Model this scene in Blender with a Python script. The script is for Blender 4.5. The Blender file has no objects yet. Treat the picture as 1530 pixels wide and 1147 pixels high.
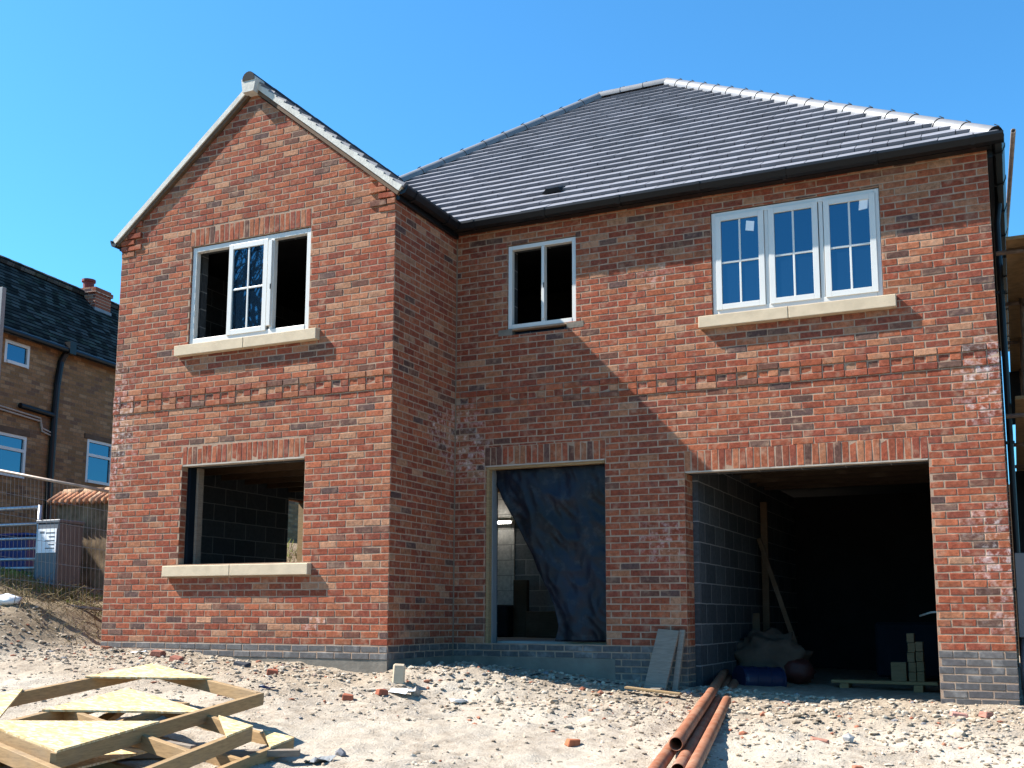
import bpy, math, random
from mathutils import Vector, Matrix, noise
random.seed(7)
rnd = random.uniform
SC = bpy.context.scene
COL = SC.collection
V = Vector
# ------------------------------------------------------------------ mesh helper
class MB:
    def __init__(s): s.v = []; s.f = []; s.m = []; s.c = []
    def add(s, vs, fs, mi=0, col=(1, 1, 1, 0)):
        b = len(s.v); s.v += [tuple(p) for p in vs]
        for f in fs:
            s.f.append(tuple(b + i for i in f)); s.m.append(mi); s.c.append(col)
    def box(s, x0, x1, y0, y1, z0, z1, mi=0, col=(1, 1, 1, 0)):
        s.add([(x0,y0,z0),(x1,y0,z0),(x1,y1,z0),(x0,y1,z0),(x0,y0,z1),(x1,y0,z1),(x1,y1,z1),(x0,y1,z1)],
              [(0,3,2,1),(4,5,6,7),(0,1,5,4),(1,2,6,5),(2,3,7,6),(3,0,4,7)], mi, col)
    def beam(s, a, b, w, h, up=(0,0,1), mi=0, col=(1,1,1,0)):
        a = V(a); b = V(b); d = (b-a).normalized(); up = V(up)
        r = d.cross(up).normalized(); u = r.cross(d)
        vs = []
        for p in (a, b):
            for (i, j) in ((-1,-1),(1,-1),(1,1),(-1,1)): vs.append(p + r*(i*w/2) + u*(j*h/2))
        s.add(vs, [(0,1,2,3),(7,6,5,4),(0,4,5,1),(1,5,6,2),(2,6,7,3),(3,7,4,0)], mi, col)
    def tube(s, pts, r, n=12, mi=0, caps=True, col=(1,1,1,0), r2=None, wall=0):
        pts = [V(p) for p in pts]; rings = []
        k = len(pts)
        for i, p in enumerate(pts):
            d = (pts[min(i+1,k-1)] - pts[max(i-1,0)]).normalized()
            x = d.cross(V((0,0,1)) if abs(d.z) < .9 else V((1,0,0))).normalized(); y = x.cross(d)
            rr = r if r2 is None else r + (r2-r)*i/(k-1)
            rings.append([p + (x*math.cos(t)+y*math.sin(t))*rr for t in [2*math.pi*j/n for j in range(n)]])
        vs = [q for R in rings for q in R]; fs = []
        for i in range(k-1):
            for j in range(n):
                a = i*n+j; b = i*n+(j+1)%n; fs.append((a, a+n, b+n, b))
        if wall:
            o = len(vs)
            for i, p in enumerate(pts):
                for q in rings[i]: vs.append(p + (q-p)*((r-wall)/r))
            for i in range(k-1):
                for j in range(n):
                    a = o+i*n+j; b = o+i*n+(j+1)%n; fs.append((a, b, b+n, a+n))
            for j in range(n):
                jn = (j+1)%n
                fs.append((j, jn, o+jn, o+j)); e = (k-1)*n
                fs.append((e+jn, e+j, o+e+j, o+e+jn))
        elif caps:
            fs.append(tuple(range(n))); fs.append(tuple((k-1)*n+j for j in reversed(range(n))))
        s.add(vs, fs, mi, col)
    def build(s, name, mats, parent=None, smooth=False):
        me = bpy.data.meshes.new(name); me.from_pydata(s.v, [], s.f)
        if not isinstance(mats, (list, tuple)): mats = [mats]
        for m in mats: me.materials.append(m)
        me.polygons.foreach_set('material_index', s.m)
        if any(c != (1,1,1,0) for c in s.c):
            at = me.color_attributes.new('tint', 'FLOAT_COLOR', 'CORNER'); buf = []
            for p, c in zip(me.polygons, s.c): buf += list(c)*p.loop_total
            at.data.foreach_set('color', buf)
        if smooth: me.polygons.foreach_set('use_smooth', [True]*len(me.polygons))
        me.update()
        o = bpy.data.objects.new(name, me); COL.objects.link(o)
        if parent: o.parent = parent; o.matrix_parent_inverse = parent.matrix_basis.inverted()
        return o
def smooth_ang(o, a=.7):
    me = o.data; me.polygons.foreach_set('use_smooth', [True]*len(me.polygons)); me.set_sharp_from_angle(angle=a); return o
def tag(o, label=None, cat=None, group=None, kind=None):
    if label: o['label'] = label
    if cat: o['category'] = cat
    if group: o['group'] = group
    if kind: o['kind'] = kind
    return o
def thing(name, label, cat, loc=(0,0,0), group=None):
    o = bpy.data.objects.new(name, None); o.location = loc; o.empty_display_size = .2
    COL.objects.link(o); return tag(o, label, cat, group)
# ------------------------------------------------------------------ materials
class NT:
    def __init__(s, name):
        s.mat = bpy.data.materials.new(name); s.mat.use_nodes = True
        s.t = s.mat.node_tree; s.b = s.t.nodes['Principled BSDF']
    def n(s, typ, **k):
        x = s.t.nodes.new(typ)
        for a, b in k.items():
            if a.startswith('i_'):
                key = a[2:]; key = int(key) if key.isdigit() else key.replace('_', ' ')
                if hasattr(b, 'is_linked') or isinstance(b, bpy.types.NodeSocket): s.t.links.new(b, x.inputs[key])
                else: x.inputs[key].default_value = b
            else: setattr(x, a, b)
        return x
    def l(s, a, b): s.t.links.new(a, b)
    def coord(s): return s.n('ShaderNodeTexCoord').outputs['Object']
    def noise(s, scale, detail=4, vec=None, rough=.55):
        x = s.n('ShaderNodeTexNoise'); x.inputs['Scale'].default_value = scale; x.inputs['Detail'].default_value = detail; x.inputs['Roughness'].default_value = rough
        s.l(vec if vec is not None else s.coord(), x.inputs['Vector']); return x.outputs['Fac']
    def ramp(s, fac, stops, interp='LINEAR'):
        x = s.n('ShaderNodeValToRGB'); r = x.color_ramp; r.interpolation = interp
        while len(r.elements) < len(stops): r.elements.new(.5)
        for e, (p, c) in zip(r.elements, stops):
            e.position = p; e.color = (*c, 1) if not isinstance(c, (int, float)) else (c, c, c, 1)
        s.l(fac, x.inputs['Fac']); return x.outputs['Color']
    def mix(s, fac, a, b, mode='MIX'):
        x = s.n('ShaderNodeMix', data_type='RGBA', blend_type=mode)
        for v, i in ((fac, 0), (a, 6), (b, 7)):
            if isinstance(v, bpy.types.NodeSocket): s.l(v, x.inputs[i])
            elif i == 0: x.inputs[0].default_value = v
            else: x.inputs[i].default_value = (*v, 1)
        return x.outputs[2]
    def math(s, op, a, b=0., clamp=False):
        x = s.n('ShaderNodeMath', operation=op, use_clamp=clamp)
        for v, i in ((a, 0), (b, 1)):
            if isinstance(v, bpy.types.NodeSocket): s.l(v, x.inputs[i])
            else: x.inputs[i].default_value = v
        return x.outputs[0]
    def bump(s, h, strength=.3, dist=.01):
        x = s.n('ShaderNodeBump'); x.inputs['Strength'].default_value = strength; x.inputs['Distance'].default_value = dist
        s.l(h, x.inputs['Height']); s.l(x.outputs['Normal'], s.b.inputs['Normal'])
    def fin(s, col, rough=.8, spec=.3, metal=0.):
        if isinstance(col, bpy.types.NodeSocket): s.l(col, s.b.inputs['Base Color'])
        else: s.b.inputs['Base Color'].default_value = (*col, 1)
        if isinstance(rough, bpy.types.NodeSocket): s.l(rough, s.b.inputs['Roughness'])
        else: s.b.inputs['Roughness'].default_value = rough
        s.b.inputs['Specular IOR Level'].default_value = spec; s.b.inputs['Metallic'].default_value = metal
        return s.mat
def simple(name, c, var=.25, scale=6, rough=.8, spec=.3, metal=0., bump=.15, bscale=40):
    m = NT(name); f = m.noise(scale, 5)
    col = m.ramp(f, [(.3, tuple(x*(1-var) for x in c)), (.7, tuple(min(1, x*(1+var)) for x in c))])
    if bump: m.bump(m.noise(bscale, 4), bump, .01)
    return m.fin(col, rough, spec, metal)
M = {}
MORTAR = (.34, .215, .145)
def mk_brick():
    m = NT('fired_brick'); at = m.n('ShaderNodeAttribute', attribute_name='tint')
    c = at.outputs['Color']; co = m.coord()
    f1 = m.noise(28, 5, co); f2 = m.noise(9, 4, co); f3 = m.noise(140, 3, co)
    c = m.mix(1, c, m.ramp(f1, [(.3, .72), (.7, 1.25)]), 'MULTIPLY')
    c = m.mix(1, c, m.ramp(f3, [(.3, .8), (.7, 1.18)]), 'MULTIPLY')
    c = m.mix(m.ramp(f2, [(.52, 0.), (.74, .6)]), c, MORTAR)                 # mortar smears left on the face
    c = m.mix(m.ramp(m.noise(5.5, 5, co, .7), [(.54, 0.), (.72, .6)]), c, (.115,.062,.05))      # smoky firing marks
    w = m.math('MULTIPLY', at.outputs['Alpha'], m.ramp(m.noise(14, 6, co, .65), [(.48, 0.), (.70, .7)]), True)
    c = m.mix(w, c, (.72, .68, .66))                                         # lime bloom
    m.bump(m.math('ADD', f1, m.math('MULTIPLY', f3, .45)), .5, .006)
    return m.fin(c, .93, .15)
M['brick'] = mk_brick()
def mk_mortar():
    m = NT('lime_mortar'); f = m.noise(14, 5); f2 = m.noise(1.6, 3)
    c = m.mix(f2, m.ramp(f, [(.3, (.27,.185,.13)), (.7, (.41,.305,.225))]), (.28,.18,.125))
    m.bump(m.noise(90, 4), .4, .006); return m.fin(c, .95, .1)
M['mortar'] = mk_mortar()
def mk_course(name, bw, bh, stops, mort, mw=.01, axis='XZ', bump=.4, var=(.8, 1.2)):
    """coursed masonry in one mesh: colour per unit from its row and column"""
    m = NT(name); co = m.coord(); sp = m.n('ShaderNodeSeparateXYZ'); m.l(co, sp.inputs[0])
    wob = m.math('MULTIPLY', m.math('SUBTRACT', m.noise(7, 2, co), .5), .012)
    u = m.math('ADD', {'X': sp.outputs[0], 'Y': sp.outputs[1]}[axis[0]], wob); v = m.math('ADD', sp.outputs[2], wob)
    rv = m.math('DIVIDE', v, bh); row = m.math('FLOOR', rv)
    off = m.math('MULTIPLY', m.math('MODULO', m.math('ABSOLUTE', row), 2.), .5)
    ru = m.math('ADD', m.math('DIVIDE', u, bw), off); colm = m.math('FLOOR', ru)
    cv = m.n('ShaderNodeCombineXYZ'); m.l(row, cv.inputs[0]); m.l(colm, cv.inputs[1])
    wn = m.n('ShaderNodeTexWhiteNoise', noise_dimensions='2D'); m.l(cv.outputs[0], wn.inputs['Vector'])
    c = m.ramp(wn.outputs['Value'], stops, 'CONSTANT')
    c = m.mix(1, c, m.ramp(m.noise(25, 5, co), [(.3, var[0]), (.7, var[1])]), 'MULTIPLY')
    fu = m.math('FRACT', ru); fv = m.math('FRACT', rv)
    a = m.math('LESS_THAN', fu, mw/bw); b = m.math('LESS_THAN', fv, mw/bh); j = m.math('MAXIMUM', a, b)
    c = m.mix(j, c, mort)
    h = m.math('SUBTRACT', m.math('MULTIPLY', m.noise(50, 4, co), .5), m.math('MULTIPLY', j, .6))
    m.bump(h, bump, .008); return m.fin(c, .93, .12)
redst = [(0, (.22,.075,.045)), (.45, (.28,.10,.06)), (.68, (.33,.17,.10)), (.84, (.10,.06,.06))]
M['brick_x'] = mk_course('red_brick_courses_along', .225, .075, redst, (.42,.33,.26), axis='XZ')
M['brick_y'] = mk_course('red_brick_courses_deep', .225, .075, redst, (.42,.33,.26), axis='YZ')
oldst = [(0, (.20,.115,.055)), (.4, (.25,.14,.068)), (.7, (.29,.18,.095)), (.88, (.15,.09,.055))]
M['old_brick'] = mk_course('weathered_brown_brick', .225, .075, oldst, (.15,.115,.08), axis='YZ')
M['old_brick_x'] = mk_course('weathered_brown_brick_end', .225, .075, oldst, (.15,.115,.08), axis='XZ')
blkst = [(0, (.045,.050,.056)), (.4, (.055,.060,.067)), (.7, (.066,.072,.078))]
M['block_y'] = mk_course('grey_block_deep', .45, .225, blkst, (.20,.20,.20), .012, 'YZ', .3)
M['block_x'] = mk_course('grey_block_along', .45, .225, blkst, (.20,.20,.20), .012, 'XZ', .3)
M['mid_block'] = mk_course('mid_grey_block', .45, .225, [(0, (.17,.18,.19)), (.4, (.20,.21,.22)), (.7, (.24,.245,.25))], (.42,.42,.41), .012, 'XZ', .3)
lbst = [(0, (.58,.56,.52)), (.5, (.64,.61,.57))]
M['pale_block'] = mk_course('pale_block', .45, .225, lbst, (.30,.28,.26), .01, 'XZ', .2)
def mk_blue():
    m = NT('slate_blue_brick'); at = m.n('ShaderNodeAttribute', attribute_name='tint')
    c = m.mix(1, at.outputs['Color'], m.ramp(m.noise(20, 4), [(.3, .75), (.7, 1.25)]), 'MULTIPLY')
    c = m.mix(m.ramp(m.noise(6, 4), [(.55, 0.), (.8, .5)]), c, (.40,.37,.34))
    m.bump(m.noise(80, 3), .25, .004); return m.fin(c, .62, .35)
M['blue_brick'] = mk_blue()
M['mastic'] = simple('pale_mastic', (.20,.15,.11), .1, 5, .9, .1)
M['plinth'] = simple('cement_render', (.165,.145,.12), .18, 5, .95, .1, bump=.4, bscale=25)
def mk_tile():
    m = NT('grey_concrete_tile'); at = m.n('ShaderNodeAttribute', attribute_name='tint')
    c = m.mix(1, at.outputs['Color'], m.ramp(m.noise(3, 5), [(.3, .85), (.7, 1.12)]), 'MULTIPLY')
    m.bump(m.noise(70, 4), .15, .004); return m.fin(c, .55, .35)
M['tile'] = mk_tile()
M['hip'] = simple('pale_concrete_ridge', (.175,.172,.175), .1, 5, .42, .5, bump=.1)
M['shadetile'] = simple('shaded_concrete_ridge', (.028,.028,.033), .1, 5, .75, .2, bump=.1)  # darkened copy of the ridge concrete: shade on the wing ridge painted in
M['deck'] = simple('roof_felt', (.02,.02,.022), .2, 5, .9, .2)
M['black'] = simple('black_upvc', (.006,.0065,.008), .1, 4, .4, .3, bump=0)
M['white'] = simple('white_upvc', (.56,.55,.52), .03, 4, .35, .45, bump=0)
M['verge'] = simple('pale_verge_mortar', (.50,.48,.43), .12, 9, .9, .2, bump=.3)
M['stone'] = simple('buff_cast_stone', (.50,.40,.28), .10, 7, .92, .2, bump=.2, bscale=90)
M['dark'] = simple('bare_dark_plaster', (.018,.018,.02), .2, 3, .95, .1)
M['slab'] = simple('concrete_floor', (.30,.29,.27), .2, 3, .9, .2)
M['lead'] = simple('lead_flashing', (.16,.17,.19), .15, 6, .5, .4)
def wood(name, c, grain=(1.5, 1.5, 14), rough=.8, dirt=.3):
    m = NT(name); mp = m.n('ShaderNodeMapping'); mp.inputs['Scale'].default_value = grain; m.l(m.coord(), mp.inputs['Vector'])
    f = m.noise(6, 6, mp.outputs[0], .65); f2 = m.noise(3, 4)
    col = m.ramp(f, [(.25, tuple(x*.62 for x in c)), (.5, c), (.75, tuple(min(1, x*1.25) for x in c))])
    col = m.mix(m.ramp(f2, [(.5, 0.), (.75, dirt)]), col, (.20,.16,.12))
    m.bump(f, .25, .004); return m.fin(col, rough, .25)
M['timber'] = wood('sawn_softwood', (.29,.185,.09), dirt=.45)
M['timber_grey'] = wood('weathered_plank', (.20,.16,.125), dirt=.5)
M['timber_dark'] = wood('old_prop_timber', (.10,.06,.035))
M['frame_wood'] = wood('new_frame_timber', (.27,.18,.09))
def mk_osb():
    m = NT('strand_board'); mp = m.n('ShaderNodeMapping'); mp.inputs['Scale'].default_value = (1, 2.2, 1); m.l(m.coord(), mp.inputs['Vector'])
    vo = m.n('ShaderNodeTexVoronoi'); vo.inputs['Scale'].default_value = 26; m.l(mp.outputs[0], vo.inputs['Vector'])
    f = m.n('ShaderNodeSeparateColor'); m.l(vo.outputs['Color'], f.inputs[0])
    c = m.ramp(f.outputs[0], [(0, (.38,.24,.10)), (.4, (.50,.36,.18)), (.7, (.56,.43,.24)), (.95, (.62,.51,.33))])
    c = m.mix(m.ramp(m.noise(4, 4), [(.5, 0.), (.8, .35)]), c, (.55,.47,.36))
    m.bump(f.outputs[0], .2, .004); return m.fin(c, .8, .25)
M['osb'] = mk_osb(); M['blockwood'] = wood('dim_timber_block', (.16,.11,.055))
def mk_ground():
    m = NT('dry_rubble_soil'); co = m.coord()
    f1 = m.noise(1.1, 5, co); f2 = m.noise(9, 6, co, .65); f3 = m.noise(55, 5, co, .7)
    c = m.ramp(f2, [(.3, (.25,.20,.15)), (.5, (.37,.31,.245)), (.72, (.45,.39,.32))])
    c = m.mix(m.ramp(f1, [(.42, 0.), (.62, .75)]), c, (.46,.40,.325))
    c = m.mix(1, c, m.ramp(f3, [(.25, .62), (.55, 1.), (.8, 1.12)]), 'MULTIPLY')
    at = m.n('ShaderNodeAttribute', attribute_name='tint')
    sc = m.n('ShaderNodeSeparateColor'); m.l(at.outputs['Color'], sc.inputs[0])
    c = m.mix(sc.outputs[0], c, m.ramp(m.noise(13, 6, co, .7), [(.3, (.19,.145,.10)), (.5, (.28,.22,.16)), (.72, (.38,.315,.24))]))
    c = m.mix(at.outputs['Alpha'], c, m.ramp(f2, [(.3, (.10,.07,.04)), (.7, (.20,.15,.09))]))   # earth of the bank; also unseen ground darkened to cut bounce light
    m.bump(m.math('ADD', f3, m.math('MULTIPLY', f2, 1.4)), .8, .02); return m.fin(c, .97, .1)
M['ground'] = mk_ground()
def mk_rub():
    m = NT('rubble_stone'); at = m.n('ShaderNodeAttribute', attribute_name='tint')
    c = m.mix(1, at.outputs['Color'], m.ramp(m.noise(30, 4), [(.3, .75), (.7, 1.15)]), 'MULTIPLY')
    m.bump(m.noise(60, 4), .4, .006); return m.fin(c, .95, .1)
M['rubble'] = mk_rub()
def mk_pipe():
    m = NT('dusty_clay_plastic'); co = m.coord(); f = m.noise(7, 6, co, .7); f2 = m.noise(45, 4, co)
    c = m.ramp(f2, [(.3, (.17,.05,.022)), (.7, (.26,.085,.038))])
    c = m.mix(m.ramp(f, [(.42, .1), (.68, .7)]), c, (.36,.21,.135)); return m.fin(c, .6, .3)
M['pipe'] = mk_pipe()
def mk_tarp():
    m = NT('blue_membrane'); co = m.coord(); f = m.noise(7, 7, co, .7); f2 = m.noise(2.2, 4, co)
    c = m.ramp(f2, [(.35, (.002,.003,.005)), (.65, (.003,.006,.018))])
    c = m.mix(m.ramp(f, [(.53, 0.), (.72, .5)]), c, (.055,.053,.052))
    m.bump(m.noise(11, 4, co), .25, .02); return m.fin(c, .5, .3)
M['tarp'] = mk_tarp()
def mk_glass():
    m = NT('coated_glass'); t = m.t
    g = t.nodes.new('ShaderNodeBsdfGlossy'); g.inputs['Roughness'].default_value = .015; g.inputs['Color'].default_value = (.38,.76,1,1)
    d = t.nodes.new('ShaderNodeBsdfDiffuse'); d.inputs['Color'].default_value = (.004,.012,.025,1)
    lw = t.nodes.new('ShaderNodeLayerWeight'); lw.inputs['Blend'].default_value = .35
    mx = t.nodes.new('ShaderNodeMixShader')
    fac = m.math('ADD', m.math('MULTIPLY', lw.outputs['Fresnel'], .5), .135, True)
    t.links.new(fac, mx.inputs[0]); t.links.new(d.outputs[0], mx.inputs[1]); t.links.new(g.outputs[0], mx.inputs[2])
    t.links.new(mx.outputs[0], t.nodes['Material Output'].inputs['Surface']); t.nodes.remove(m.b); return m.mat
M['glass'] = mk_glass()
lm = NT('lit_lamp_tube'); lm.b.inputs['Emission Color'].default_value = (1,.97,.9,1); lm.b.inputs['Emission Strength'].default_value = 32; M['lamp'] = lm.mat
M['paper'] = simple('white_paper', (.75,.77,.80), .04, 9, .8, .2, bump=0)
M['steel'] = simple('galvanised_steel', (.42,.43,.45), .15, 12, .42, .5, .7, bump=.05)
M['wire'] = simple('dull_fence_wire', (.20,.18,.17), .2, 12, .6, .4, .3, bump=0)
M['tube_rust'] = simple('scaffold_tube_steel', (.27,.21,.17), .3, 9, .55, .4, .4, bump=.1)
M['joist'] = wood('dim_joist', (.05,.032,.02)); M['board'] = wood('scaffold_board', (.24,.15,.07))
M['oldtile'] = None
def mk_oldtile():
    m = NT('dark_slate_roof'); co = m.coord(); sp = m.n('ShaderNodeSeparateXYZ'); m.l(co, sp.inputs[0])
    rv = m.math('DIVIDE', sp.outputs[2], .105); row = m.math('FLOOR', rv)
    ru = m.math('ADD', m.math('DIVIDE', sp.outputs[1], .2), m.math('MULTIPLY', m.math('MODULO', m.math('ABSOLUTE', row), 2.), .5))
    cv = m.n('ShaderNodeCombineXYZ'); m.l(row, cv.inputs[0]); m.l(m.math('FLOOR', ru), cv.inputs[1])
    wn = m.n('ShaderNodeTexWhiteNoise', noise_dimensions='2D'); m.l(cv.outputs[0], wn.inputs['Vector'])
    c = m.ramp(wn.outputs['Value'], [(0, (.022,.019,.016)), (.4, (.042,.036,.031)), (1, (.095,.082,.072))])
    c = m.mix(m.ramp(m.noise(3, 5, co), [(.52, 0.), (.75, .5)]), c, (.10,.11,.07))
    c = m.mix(m.math('LESS_THAN', m.math('FRACT', rv), .28), c, (.008,.008,.009)); m.bump(m.math('SUBTRACT', 1., m.math('FRACT', rv)), 1., .03); return m.fin(c, .95, .0)  # dark band per row paints the gap and the shade under tile edges
M['oldtile'] = mk_oldtile()
def mk_pantile():
    m = NT('orange_pantile'); at = m.n('ShaderNodeAttribute', attribute_name='tint')
    c = m.mix(1, at.outputs['Color'], m.ramp(m.noise(12, 5), [(.3, .6), (.7, 1.2)]), 'MULTIPLY'); return m.fin(c, .9, .15)
M['pantile'] = mk_pantile()
M['gardenstone'] = simple('garden_wall_stone', (.17,.125,.08), .45, 5, .95, .1, bump=.8, bscale=9)
M['redbrick'] = M['brick_x']
M['cabinet'] = simple('grey_cabinet_paint', (.10,.11,.13), .1, 4, .5, .4, bump=0)
M['blueplastic'] = simple('blue_plastic', (.012,.03,.16), .2, 4, .4, .5, bump=0)
M['barrel'] = simple('blue_barrel_plastic', (.007,.016,.045), .2, 4, .4, .5, bump=.1)
M['grass'] = simple('grass_blade', (.17,.19,.05), .4, 2, .8, .2, bump=0)
M['weed'] = simple('dry_stem', (.17,.13,.07), .4, 4, .9, .1, bump=0)
M['sack'] = simple('white_woven_sack', (.62,.62,.62), .08, 9, .8, .2, bump=.4)
M['bagcloth'] = simple('dusty_bulk_bag', (.085,.060,.046), .2, 6, .9, .1, bump=.4, bscale=12)
M['rednet'] = simple('red_plastic', (.16,.03,.02), .2, 5, .6, .3)
M['redsack'] = simple('dull_red_sack', (.06,.014,.011), .2, 5, .6, .3)
M['pack'] = simple('blue_grey_wrap', (.006,.010,.015), .2, 5, .9, .05, bump=.3, bscale=9)
M['bluewin'] = M['glass']
M['bark'] = simple('grey_bark', (.07,.06,.05), .3, 6, .95, .1)
M['greypaint'] = simple('grey_site_board', (.17,.18,.19), .08, 3, .7, .3, bump=0)
M['sand'] = simple('pale_dust', (.36,.31,.26), .2, 6, .95, .1)

# ------------------------------------------------------------------ ground shape
W, D, X0 = 6.024, 1.4575, -4.045          # right corner, depth of the set-back front, left corner
C = .075
def lerp_tab(x, tab):
    if x <= tab[0][0]: return tab[0][1]
    for (a, b), (c, d) in zip(tab, tab[1:]):
        if x <= c: return b + (d-b)*(x-a)/(c-a)
    return tab[-1][1]
def sst(a, b, x):
    t = max(0, min(1, (x-a)/(b-a))); return t*t*(3-2*t)
def gbase(x, y):
    z = lerp_tab(x, [(-12, -.05), (-4.05, -.07), (-2.5, -.14), (-1.5, -.20), (-.15, -.28), (.6, -.26), (2, -.36), (2.9, -.44), (4, -.50), (6, -.53), (14, -.5)])
    yw = D*sst(-.6, 1.2, x)
    z -= .088*min(16, max(0, yw-y))
    z += .17*math.exp(-((x-1.0)/.62)**2 - ((y-.15)/.5)**2)          # spoil heap by the inner corner
    z += .07*math.exp(-((x-.2)/.5)**2 - ((y+.5)/.5)**2)
    b = sst(-4.12, -5.25, x)*sst(-3.2, .1, y)
    z += b*(.50 + .50*sst(-5, -7.6, x) + .1*sst(1, 3, y))
    z += .75*sst(-4.3, -5.6, x)*sst(3.0, 6.5, y)*sst(-11, -8, x)
    return z
def gnoise(x, y):
    p = V((x, y, 0))
    n = .045*noise.fractal(p*1.3, 1.0, 2.0, 4) + (.020+.016*noise.noise(p*.8))*noise.fractal(p*6 + V((5,3,1)), .8, 2.1, 5)
    near = sst(-2.6, -.3, y)
    n += near*.035*max(0, noise.fractal(p*4.1 + V((9,1,4)), .8, 2.2, 4))
    return n
def gz(x, y):
    n = gnoise(x, y)
    if y > D+.05 and 0 < x < W: n *= .35
    if abs(x) > 30 or abs(y) > 30: n = 0
    return gbase(x, y) + n
def axis(a, b, step, far):
    out = []; x = a
    while x <= b + 1e-6: out.append(x); x += step
    s = step
    lo, hi = a, b
    while hi < far:
        s *= 1.35; lo -= s; hi += s; out = [lo] + out + [hi]
    return out
def make_ground():
    xs = axis(-9.5, 7.5, .05, 500); ys = axis(-6.5, 3.6, .05, 500)
    vs = [(x, y, gz(x, y)) for y in ys for x in xs]; nx = len(xs); fs = []; al = []
    for j in range(len(ys)-1):
        for i in range(nx-1):
            a = j*nx+i; fs.append((a, a+1, a+nx+1, a+nx))
    me = bpy.data.meshes.new('ground'); me.from_pydata(vs, [], fs); me.materials.append(M['ground'])
    at = me.color_attributes.new('tint', 'FLOAT_COLOR', 'POINT'); buf = []
    for x, y, z in vs:
        a = sst(-4.1, -4.8, x)*sst(-2.6, .2, y)*(.75+.25*noise.noise(V((x*2, y*2, 0)))) if x < -4 else 0
        a = max(a, sst(-30, -60, x), sst(9, 14, x), sst(12, 30, y), sst(-6.4, -7.6, y))  # last term darkens unseen ground behind the camera, cutting bounce on the walls
        yw = D*sst(-.2, .8, x); q = sst(-2.3, -.3, y-yw+.9*noise.noise(V((x*.8, y*.8, 2)))) if -9 < x < 9 else 0
        buf += [.9*q, 0, 0, a*.95]
    at.data.foreach_set('color', buf)
    me.polygons.foreach_set('use_smooth', [True]*len(fs))
    o = bpy.data.objects.new('ground', me); COL.objects.link(o); o['kind'] = 'structure'
make_ground()

# ------------------------------------------------------------------ brickwork
RED = [(.245,.066,.033), (.218,.054,.029), (.275,.083,.041), (.232,.064,.035), (.195,.052,.032)]
TAN = [(.29,.118,.062), (.275,.098,.050), (.32,.158,.092)]
DRK = [(.105,.052,.040), (.13,.057,.040), (.09,.051,.044), (.155,.062,.041), (.12,.066,.050)]
BLU = [(.085,.077,.074), (.072,.067,.067), (.098,.088,.084), (.078,.070,.070)]
BLOOM = []                                   # (point, radius, strength) of lime bloom
def pick(top=0., p=None):
    n = noise.noise(p*.9) if p else 0; n2 = noise.noise(p*1.7+V((7,3,5))) if p else 0
    r = random.random(); pt = .13+.17*top+.16*n; pd = .075+.16*max(0, n2)
    c = random.choice(TAN) if r < pt else random.choice(DRK) if r > 1-pd else random.choice(RED)
    k = rnd(.86, 1.14)*(1+.12*n2); return (c[0]*k, c[1]*k, c[2]*k)
def clip(poly, hp):
    for (a, b, c) in hp:                     # keep a*u+b*v <= c
        out = []; n = len(poly)
        for i in range(n):
            p, q = poly[i], poly[(i+1) % n]; dp = a*p[0]+b*p[1]-c; dq = a*q[0]+b*q[1]-c
            if dp <= 0: out.append(p)
            if dp*dq < 0:
                t = dp/(dp-dq); out.append((p[0]+(q[0]-p[0])*t, p[1]+(q[1]-p[1])*t))
        poly = out
        if len(poly) < 3: return []
    return poly
def rsub(rects, o):
    out = []
    for (a, b, c, d) in rects:
        if b <= o[0] or a >= o[1] or d <= o[2] or c >= o[3]: out.append((a, b, c, d)); continue
        if a < o[0]: out.append((a, o[0], c, d))
        if b > o[1]: out.append((o[1], b, c, d))
        m0, m1 = max(a, o[0]), min(b, o[1])
        if c < o[2]: out.append((m0, m1, c, o[2]))
        if d > o[3]: out.append((m0, m1, o[3], d))
    return [r for r in out if r[1]-r[0] > .018 and r[3]-r[2] > .018]
def brick(mb, fr, poly, h, mi, col, deep=.012):
    O, U, N = fr
    n = len(poly); cu = sum(p[0] for p in poly)/n; cv = sum(p[1] for p in poly)/n
    a, b = rnd(-.011, .011), rnd(-.025, .025)
    wu = max(p[0] for p in poly)-min(p[0] for p in poly); wv = max(p[1] for p in poly)-min(p[1] for p in poly)
    ju = [(rnd(-.0032, .0032), rnd(-.003, .003)) for _ in poly]
    def P(p, d): return O + U*p[0] + V((0,0,p[1])) + N*d
    ku = max(.5, 1-.008/max(wu, .02)); kv = max(.5, 1-.008/max(wv, .02))
    base = []; mid = []; top = []
    for p, j in zip(poly, ju):
        u, v = p[0]+j[0], p[1]+j[1]; hh = h + a*(u-cu) + b*(v-cv)
        base.append(P((u, v), -deep)); mid.append(P((u, v), hh-.004))
        top.append(P((cu+(u-cu)*ku, cv+(v-cv)*kv), hh))
    fs = []
    for i in range(n):
        k = (i+1) % n; fs += [(i, k, n+k, n+i), (n+i, n+k, 2*n+k, 2*n+i)]
    fs.append(tuple(range(2*n, 3*n)))
    if U.cross(V((0,0,1))).dot(N) < 0: fs = [tuple(reversed(f)) for f in fs]
    mb.add(base+mid+top, fs, mi, col)
def bloom(p):
    s = 0
    for q, r, k in BLOOM:
        d = (p-V(q)).length/r
        if d < 1: s = max(s, k*(1-d*d))
    return s
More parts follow.
